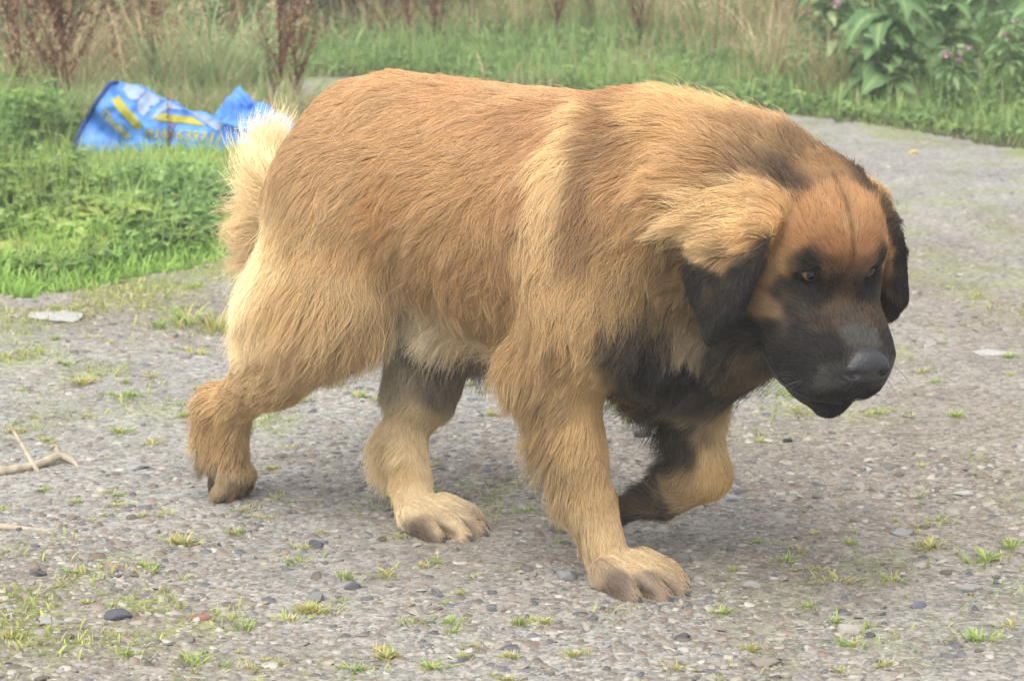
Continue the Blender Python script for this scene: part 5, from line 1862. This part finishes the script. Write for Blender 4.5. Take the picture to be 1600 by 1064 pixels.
RUST = [(120, 78, 56), (138, 96, 70), (100, 64, 50), (150, 112, 84)]
TAN = [(150, 116, 84), (176, 146, 112), (126, 92, 66), (186, 160, 126)]
DARKRUST = [(96, 56, 46), (116, 68, 52), (84, 52, 44)]
docks = [dock_meshes(21, 0.62, 0.75, TAN), dock_meshes(22, 0.80, 0.65, RUST), dock_meshes(23, 0.52, 0.8, RUST, 0.8), dock_meshes(24, 0.95, 0.40, DARKRUST, 1.4), dock_meshes(25, 0.70, 0.40, RUST, 0.5)]
for x, y, k, s, rz, lab in [
    (-1.64, 9.95, 1, 1.05, 0.3, "bushy tan and brown dried dock standing behind the peak of the blue bag"),
    (-1.80, 10.75, 0, 1.0, 1.3, "dark stemmed dried dock standing apart at the tall grass beside the bag"),
    (-1.68, 11.30, 2, 1.0, 2.2, "short forked dried dock just behind the blue bag among pale grass"),
    (-1.98, 10.95, 1, 0.85, 3.1, "slender dried dock with pale seed at the outer end of the left bank"),
    (-0.88, 10.05, 4, 1.05, 0.9, "thin twiggy dried dock between the blue bag and the dog's rump"),
    (-0.83, 10.25, 4, 0.85, 2.0, "wispy brown dock stalk close against the dog's back"),
    (-1.17, 13.30, 3, 1.0, 0.2, "tall dark red dock standing before the dark shrubs"),
    (-1.36, 13.60, 3, 0.95, 1.4, "dark red dock whose top meets the dark shrubs"),
    (-0.82, 13.70, 3, 0.8, 1.0, "small rust dock in shadow of the dark shrubs"),
    (-0.38, 13.10, 2, 1.25, 0.7, "greenish brown branching dock rising behind the dog's croup"),
    (-0.20, 13.70, 3, 0.75, 2.5, "dark thin dock just behind the branching green brown one"),
    (0.09, 13.90, 4, 0.9, 2.9, "lone thin dark stalk rising behind the middle of the dog's back"),
    (-1.50, 11.0, 0, 0.95, 4.0, "spreading tan dried dock among the straw grass behind the bag"),
    (-2.10, 11.3, 1, 0.9, 5.0, "dried dock farthest along the bank from the bag"),
    (-1.74, 10.1, 2, 1.0, 0.9, "small dried dock crowded against the bushy tan one"),
    (-0.62, 13.2, 2, 0.9, 1.9, "small rust dock between the red docks and the branching one"),
    (0.42, 13.6, 2, 0.9, 0.2, "brown dock standing in weeds behind the dog's shoulder"),
    (-1.02, 12.9, 4, 1.0, 0.6, "thin rust stalk between the tall dark red docks and the gravel"),
    (-0.50, 12.9, 4, 0.8, 3.6, "thin brown stalk beside the branching dock"),
    (0.22, 13.2, 4, 0.9, 1.2, "thin brown stalk between the lone stalk and the shoulder dock"),
    (-1.30, 12.5, 4, 0.8, 2.7, "thin brown stalk at the edge of the far gravel"),
    (0.62, 12.9, 4, 0.85, 5.1, "thin brown stalk in the straw grass behind the dog's withers"),
    (-1.88, 10.2, 4, 0.8, 4.4, "thin brown stalk next to the small crowded dock"),
    (-1.42, 10.5, 4, 0.75, 0.3, "thin brown stalk right behind the peak of the bag"),
    (-1.16, 8.93, 4, 0.36, 1.1, "thin dead stalk standing in front of the blue bag's lettering"),
    (-1.38, 7.60, 4, 0.22, 0.4, "short dead brown stalk in the low leaves before the bag"),
]:
    o = link("dried_dock", None, loc=(x, y, 0), rot=(0, 0, rz), scale=s)
    link("stem", docks[k][0], o)
    tag(link("seed_heads", docks[k][1], o), kind="stuff")
    tag(o, lab, "dried weed", "dried dock stalks on the verges")


def tall_grass(seed, n_, h, w, cols, plume=0.0):
    r = np.random.default_rng(seed)
    a = r.uniform(0, 6.28, n_)
    rr = np.abs(r.normal(0, 0.10, n_))
    base = np.stack([np.cos(a) * rr, np.sin(a) * rr, np.zeros(n_)], -1)
    c = pick_cols(cols, n_, r, 0.2)
    hh = h * r.uniform(0.5, 1.1, n_)
    ln = a + r.normal(0, 0.8, n_)
    be = r.uniform(0.15, 0.85, n_)
    out = [blades(base, hh, r.uniform(w * 0.6, w * 1.3, n_), ln, be, c * 0.75, c * 1.05, r)]
    if plume:
        m_ = int(n_ * plume)
        tip = base[:m_] + np.stack([np.cos(ln[:m_]) * hh[:m_] * be[:m_], np.sin(ln[:m_]) * hh[:m_] * be[:m_], hh[:m_] * np.sqrt(np.maximum(1 - (be[:m_] * 0.75) ** 2, 0.05))], -1)
        k = 16
        pos = np.repeat(tip, k, 0) + r.normal(0, 0.012, (m_ * k, 3)) - np.repeat(np.stack([np.cos(ln[:m_]), np.sin(ln[:m_]), np.ones(m_)], -1), k, 0) * r.uniform(0, 0.07, (m_ * k, 1))
        L_ = r.uniform(0.010, 0.022, m_ * k)
        out.append(leaves(pos, r.uniform(0, 6.28, m_ * k), r.uniform(0, 1.2, m_ * k), L_, L_ * 0.45, pick_cols([(206, 188, 154), (190, 168, 132)], m_ * k, r), r))
    v, f, c = merge(out)
    return mesh_np("grass_clump", v, f, grass_mat, c)


GREENB = [(140, 168, 112), (156, 178, 122), (124, 154, 100), (176, 176, 126)]
STRAW = [(196, 174, 132), (176, 152, 112), (206, 188, 150), (160, 150, 104)]
MIX = [(170, 160, 112), (146, 162, 102), (190, 170, 128)]
tg = [tall_grass(41, 120, 0.50, 0.009, GREENB, 0.08), tall_grass(42, 110, 0.55, 0.007, STRAW, 0.45), tall_grass(43, 110, 0.42, 0.008, MIX, 0.3), tall_grass(44, 90, 0.75, 0.008, STRAW, 0.3)]
for x, y, k, s, lab in [
    (-1.13, 10.15, 0, 1.05, "blue green arching grass clump behind the bag's rear fold"), (-0.98, 10.45, 0, 0.95, "green grass clump between the bag's rear fold and the twiggy dock"), (-1.32, 10.25, 0, 0.9, "green grass clump with straw blades behind the middle of the bag"),
    (-1.50, 10.85, 1, 0.95, "pale straw grass clump beside the short forked dock"), (-1.72, 10.35, 1, 0.85, "straw grass clump with feathery heads between two tan docks"), (-1.92, 10.35, 2, 1.0, "mixed green and straw grass at the outer end of the bank"),
    (-2.05, 9.70, 2, 0.9, "leaning green and straw grass clump above broad dock leaves"), (-1.60, 9.55, 0, 0.6, "low soft green grass tuft against the bag's dark hem"), (-1.85, 11.2, 1, 1.0, "feathery straw grass behind the dark stemmed dock"), (-1.25, 11.2, 2, 1.0, "mixed grass clump at the back of the bank behind the bag"),
    (-0.98, 11.0, 2, 0.55, "short mixed grass where the bank ends at the far gravel"), (-1.62, 7.75, 0, 0.55, "arching pale green grass blades in the low leaves before the bag"), (-1.52, 7.35, 0, 0.45, "small arching grass clump near the yellowing dock leaves"),
    (1.28, 10.95, 2, 0.8, "straw and green grass clump beside the big leaved comfrey"), (1.12, 11.4, 1, 0.85, "straw grass clump near the comfrey and the track edge"), (0.95, 12.4, 3, 0.95, "tall straw grass with thin bleached stems behind the dog's neck"), (1.25, 12.5, 3, 0.9, "tall straw grass next to the pink flowered balsam"),
    (0.65, 13.0, 1, 1.0, "feathery straw grass in the weeds behind the dog's withers"), (0.35, 13.6, 2, 1.0, "mixed tall grass in weeds behind the dog's shoulder"), (-0.95, 14.9, 1, 0.9, "pale straw clump against the dark shrubs"), (1.55, 13.4, 3, 0.95, "tall bleached grass behind the balsam"),
    (-1.65, 14.8, 3, 0.9, "straw grass patch beside the dark shrubs"), (-0.62, 13.6, 2, 0.8, "mixed grass between the red docks and the branching dock"), (0.02, 13.6, 1, 0.7, "small straw clump near the lone thin stalk"), (-2.6, 14.2, 1, 1.0, "straw grass on the far side of the hidden track"),
]:
    o = link("grass_clump", tg[k], loc=(x, y, 0), rot=(0, 0, x * 9 + y * 5), scale=s)
    tag(o, lab, "grass clump", "tall grass clumps on the verges")


# broad leaves: a real sheet with a folded midrib, side veins and a wavy edge
def big_leaf(seed, L_, W_, c_mid, c_edge, droop, wave=0.05):
    r = np.random.default_rng(seed)
    nu, nv = 15, 7
    u = np.linspace(0, 1, nu)
    v = np.linspace(-1, 1, nv)
    U, Vv = np.meshgrid(u, v, indexing='ij')
    prof = np.sin(np.clip(U * 1.02, 0, 1) ** 0.75 * math.pi) ** 0.75
    x = U * L_ * (1 - 0.35 * droop * U)
    y = Vv * prof * W_ / 2
    z = np.abs(Vv) * prof * W_ * 0.16 - droop * L_ * 0.75 * U ** 2 + 0.25 * L_ * U + wave * W_ * np.sin(U * 26 + Vv * 1.5 + r.uniform(0, 6)) * np.abs(Vv)
    P_ = np.stack([x, y, z], -1).reshape(-1, 3)
    I = np.arange(nu * nv).reshape(nu, nv)
    Q = np.stack([I[:-1, :-1], I[1:, :-1], I[1:, 1:], I[:-1, 1:]], -1).reshape(-1, 4)
    mid = np.clip(np.abs(Vv) * 5, 0, 1).reshape(-1, 1)
    vein = (0.9 + 0.1 * np.sin(U * 40 + np.abs(Vv) * 9)).reshape(-1, 1)
    C = (veg(c_mid) * (1 - mid) + veg(c_edge) * mid) * vein * (0.85 + 0.3 * fbm(P_ * 1.0, 25, seed))[:, None]
    return mesh_np("leaf", P_, Q, leaf_mat, C, smooth=True)


green_leaves = [big_leaf(50 + i, 0.32, 0.12, (150, 186, 112), (92, 140, 80) if i % 2 else (110, 156, 96), 0.6 + 0.12 * i) for i in range(5)]
lime_leaves = [big_leaf(60 + i, 0.15, 0.075, (168, 186, 104), (132, 170, 62), 0.3 + 0.1 * i) for i in range(3)]
brown_leaves = [big_leaf(65 + i, 0.13, 0.045, (150, 104, 74), (128, 92, 62), 0.7) for i in range(2)]


def rosette(name, loc, items, label, cat, rz=0.0, stem_h=0.0, stem_col=(130, 150, 84)):
    o = link(name, None, loc=loc, rot=(0, 0, rz))
    r = np.random.default_rng(int(abs(loc[0]) * 1000))
    for me, a, pitch, s, z in items:
        link("leaf", me, o, loc=(math.cos(a) * 0.01, math.sin(a) * 0.01, z), rot=(r.normal(0, 0.2), -pitch, a), scale=s)
    if stem_h:
        for k in range(3):
            a = r.uniform(0, 6.28)
            t = np.linspace(0, 1, 6)[:, None]
            P_ = t * np.array((math.cos(a) * 0.12 * stem_h, math.sin(a) * 0.12 * stem_h, stem_h * r.uniform(0.8, 1.0)))
            V, Q, T = tube_np(P_, 0.008 - 0.004 * t[:, 0], 6)
            link("stem", mesh_np("stem", V, [Q, T], leaf_mat, np.tile(veg(stem_col), (len(V), 1))), o)
    return tag(o, label, cat)


r = np.random.default_rng(90)


def comfrey_items(n_, smin_, smax_, z1):
    out = []
    for k in range(n_):
        f = k / n_
        out.append((green_leaves[k % 5], k * 2.4 + r.normal(0, 0.3), r.uniform(-0.1, 0.7) * (0.4 + f), r.uniform(smin_, smax_), z1 * (0.15 + 0.85 * f)))
    return out


rosette("comfrey", (1.50, 10.75, 0), comfrey_items(40, 0.5, 0.95, 0.44), "large comfrey with broad drooping dark green leaves by the track", "leafy plant", stem_h=0.5)
rosette("comfrey", (1.78, 11.0, 0), comfrey_items(38, 0.5, 0.95, 0.50), "comfrey with bright yellow green inner leaves behind the drooping one", "leafy plant", 1.0, stem_h=0.6)
rosette("comfrey", (2.15, 10.9, 0), comfrey_items(30, 0.45, 0.8, 0.42), "smaller comfrey among the pink flowers at the end of the leaf bank", "leafy plant", 2.0, stem_h=0.5)
rosette("dock_plant", (-1.25, 7.12, 0.03), [(lime_leaves[k % 3], 0.4 + k * 1.15, 0.25 + 0.35 * (k % 2), 0.55 + 0.10 * (k % 3), 0.02) for k in range(5)] + [(brown_leaves[0], 0.5, 0.2, 0.7, 0.0)], "young dock with spreading yellow green leaves at the grass edge", "leafy plant")
rosette("dock_plant", (-1.10, 7.08, 0.03), [(lime_leaves[k % 3], 0.1 + k * 1.5, 0.30 + 0.3 * (k % 2), 0.55 + 0.12 * (k % 2), 0.03) for k in range(4)] + [(brown_leaves[k % 2], 2.6 + 0.9 * k, 0.25 - 0.15 * k, 0.8, 0.01) for k in range(3)], "dock with lime leaves and withered brown leaves at the grass edge", "leafy plant")
rosette("dock_plant", (-1.80, 9.05, 0.05), [(green_leaves[k % 5], k * 1.3, 0.25 + 0.1 * (k % 3), 0.55, 0.05 + 0.03 * k) for k in range(8)], "broad leaved green dock beside the blue bag", "leafy plant")
rosette("dock_plant", (-2.02, 9.35, 0.05), [(green_leaves[(k + 2) % 5], k * 1.1, 0.3, 0.55, 0.05 + 0.03 * k) for k in range(7)], "broad leaved green dock next to another beside the bag", "leafy plant", 0.7)
rosette("dock_plant", (-0.84, 8.42, 0.02), [(lime_leaves[1], 2.0, 0.8, 0.7, 0.06), (lime_leaves[0], 0.8, 0.5, 0.6, 0.06)], "small dock with two bright leaves between bag and dog", "leafy plant")


def balsam(seed, h):
    r = np.random.default_rng(seed)
    parts = []
    t = np.linspace(0, 1, 9)[:, None]
    top = np.array((r.normal(0, 0.08), r.normal(0, 0.08), h))
    P_ = t * top
    V, Q, T = tube_np(P_, 0.010 - 0.005 * t[:, 0], 6)
    stem = mesh_np("stem", V, [Q, T], leaf_mat, np.tile(veg((140, 158, 96)), (len(V), 1)))
    n_ = 150
    f = r.uniform(0.12, 1.0, n_)
    f = np.round(f * 12) / 12
    pos = f[:, None] * top + r.normal(0, 0.02, (n_, 3))
    a = r.uniform(0, 6.28, n_)
    side = np.stack([np.cos(a), np.sin(a), np.full(n_, 0.3)], -1) * (r.uniform(0, 0.14, n_) * (1.1 - 0.6 * f))[:, None]
    L_ = r.uniform(0.06, 0.13, n_)
    v, q, tt, c = leaves(pos + side, a, r.uniform(-0.5, 0.5, n_), L_, L_ * 0.36, pick_cols([(100, 146, 88), (122, 164, 102), (84, 126, 78), (140, 172, 112)], n_, r), r, 0.4)
    fol = mesh_np("foliage", v, [q, tt], leaf_mat, c)
    flowers = []
    for k in range(8):
        n_ = 7
        a = r.uniform(0, 6.28, n_)
        L_ = r.uniform(0.026, 0.042, n_)
        v, q, tt, c = leaves(r.normal(0, 0.006, (n_, 3)), a, r.uniform(-0.3, 1.2, n_), L_, L_ * 0.9, pick_cols([(206, 160, 190), (190, 136, 172), (216, 184, 202)], n_, r), r)
        an = r.uniform(0, 6.28)
        rr = r.uniform(0.03, 0.18)
        flowers.append((mesh_np("flower", v, [q, tt], leaf_mat, c), top * r.uniform(0.72, 1.03) + np.array((math.cos(an) * rr, math.sin(an) * rr, 0))))
    return stem, fol, flowers


bal = [balsam(31, 0.62), balsam(32, 0.80), balsam(33, 0.50)]
for x, y, k, s, lab in [
    (1.36, 11.15, 2, 1.0, "pink flowered balsam with two blooms beside straw grass"), (1.52, 11.75, 1, 0.8, "pink flowered balsam directly behind the large comfrey"), (1.80, 11.8, 1, 0.9, "tall pink flowered balsam rising over the yellow green comfrey"),
    (2.12, 11.6, 1, 0.9, "tall pink flowered balsam behind the smaller comfrey"), (1.98, 10.55, 0, 0.62, "short pink flowered balsam in front of the comfrey leaves"), (2.28, 10.6, 0, 0.8, "pink flowered balsam at the outer end of the leaf bank"),
    (1.60, 12.5, 1, 1.0, "pink flowered balsam back among tall bleached grass"), (2.35, 12.4, 1, 1.0, "pink flowered balsam against the dark bush"), (2.02, 12.9, 1, 1.0, "pink flowered balsam between the comfrey and the dark bush"), (1.72, 10.45, 2, 0.55, "low pink flowered balsam under the large comfrey"),
    (2.10, 10.1, 2, 0.5, "small balsam in the low leaves at the track edge"), (2.55, 11.2, 0, 1.0, "balsam beside the smaller comfrey"),
]:
    o = link("balsam", None, loc=(x, y, 0), rot=(0, 0, x * 7), scale=s)
    st_, fo_, fl_ = bal[k]
    link("stem", st_, o)
    link("foliage", fo_, o)
    for me, q in fl_:
        link("flower", me, o, loc=q)
    tag(o, lab, "flowering plant", "pink flowered balsam by the track")


# shrubs closing the view
def shrub(seed, w_, h, n_, cols):
    r = np.random.default_rng(seed)
    st = []
    for k in range(7):
        a = r.uniform(0, 6.28)
        t = np.linspace(0, 1, 6)[:, None]
        e = np.array((math.cos(a) * w_ * 0.35, math.sin(a) * w_ * 0.35, h * r.uniform(0.6, 0.95)))
        V, Q, T = tube_np(t * e + np.sin(t * 3) * r.normal(0, 0.05, 3), 0.014 * (1 - 0.7 * t[:, 0]), 5)
        st.append((V, Q, T, veg((90, 74, 58))))
    cl = r.normal(0, 1, (46, 3))
    cl /= np.linalg.norm(cl, axis=1, keepdims=True)
    cl *= r.uniform(0.45, 1.0, (46, 1)) * np.array((w_ / 2, w_ / 2, h / 2))
    cl[:, 2] += h / 2
    ci = r.integers(0, 46, n_)
    pos = cl[ci] + r.normal(0, 0.075, (n_, 3))
    pos[:, 2] = np.abs(pos[:, 2])
    L_ = r.uniform(0.03, 0.07, n_)
    c = pick_cols(cols, n_, r, 0.25) * r.uniform(0.75, 1.2, 46)[ci][:, None]
    v, q, tt, c = leaves(pos, r.uniform(0, 6.28, n_), r.uniform(-0.6, 0.5, n_), L_, L_ * 0.5, c, r)
    a = merge(st)
    return mesh_np("stems", a[0], a[1], leaf_mat, a[2]), mesh_np("foliage", v, [q, tt], leaf_mat, c)


DKG = [(74, 100, 70), (90, 118, 78), (62, 86, 64)]
MDG = [(108, 146, 86), (124, 160, 92), (92, 128, 78)]
OLV = [(128, 148, 92), (112, 134, 84), (150, 152, 104)]
sh = [shrub(1, 1.0, 0.9, 4200, DKG), shrub(2, 0.9, 0.7, 3600, MDG), shrub(3, 1.1, 0.8, 4200, OLV)]
for x, y, k, s, lab in [
    (-1.00, 14.05, 0, 0.75, "dark green bush behind the tall red docks"), (-0.35, 14.5, 0, 0.7, "dark bush behind the branching dock"), (-1.75, 14.8, 0, 0.8, "dark bush beside the straw grass patch"),
    (0.30, 14.7, 2, 0.8, "olive green bush behind the dog's withers"), (0.85, 14.4, 2, 0.75, "olive bush mixed with straw grass behind the dog's neck"), (1.55, 13.3, 0, 0.7, "dark bush behind the balsam flowers"),
    (2.25, 12.9, 0, 0.9, "dark bush closing off the flower bank"), (2.9, 12.4, 1, 1.0, "mid green bush at the end of the flower bank"), (-2.25, 13.6, 1, 0.9, "mid green bush behind the tan docks"),
    (-2.85, 14.2, 1, 1.1, "rounded mid green bush at the outer end of the weeds"), (-1.45, 13.2, 1, 0.5, "low green bush beyond the short forked dock"), (-2.15, 12.4, 1, 0.7, "low green bush across the hidden stretch of track"),
    (0.0, 15.8, 1, 1.0, "green bush at the back between two darker bushes"), (1.15, 15.6, 0, 1.0, "dark bush at the back beyond the olive bushes"), (2.2, 15.2, 1, 1.2, "green bush at the back beyond the flower bank"), (-2.4, 16.0, 0, 1.1, "dark bush at the very back beyond the mid green bush"), (-0.7, 15.6, 0, 1.0, "large dark bush at the back beyond the red docks"),
]:
    o = link("bush", None, loc=(x, y, 0), rot=(0, 0, x * 5 + y), scale=s)
    link("stems", sh[k][0], o)
    link("foliage", sh[k][1], o)
    tag(o, lab, "bush", "bushes closing the view")

yl = big_leaf(99, 0.05, 0.032, (226, 210, 90), (220, 200, 70), 0.2)
tag(link("fallen_leaf", yl, loc=(1.38, 9.22, 0.012), rot=(0.1, 0.0, 0.2)), "single yellow fallen leaf on the far gravel", "leaf")

# ------------------------------------------------------------------ thin haze, added to lift the blacks and soften contrast
hz = bpy.data.materials.new("haze_air")
hz.use_nodes = True
nn_ = hz.node_tree.nodes
for q in list(nn_):
    if q.type != 'OUTPUT_MATERIAL':
        nn_.remove(q)
pv = nn_.new("ShaderNodeVolumePrincipled")
pv.inputs["Color"].default_value = (0.95, 0.96, 0.97, 1)
pv.inputs["Density"].default_value = 0.005
hz.node_tree.links.new(pv.outputs[0], nn_["Material Output"].inputs["Volume"])
bm = bmesh.new()
bmesh.ops.create_cube(bm, size=1.0)
me = bpy.data.meshes.new("haze")
bm.to_mesh(me)
bm.free()
me.materials.append(hz)
tag(link("haze", me, loc=(0, 60, 0.45), scale=(200, 200, 2.9)), kind="stuff")
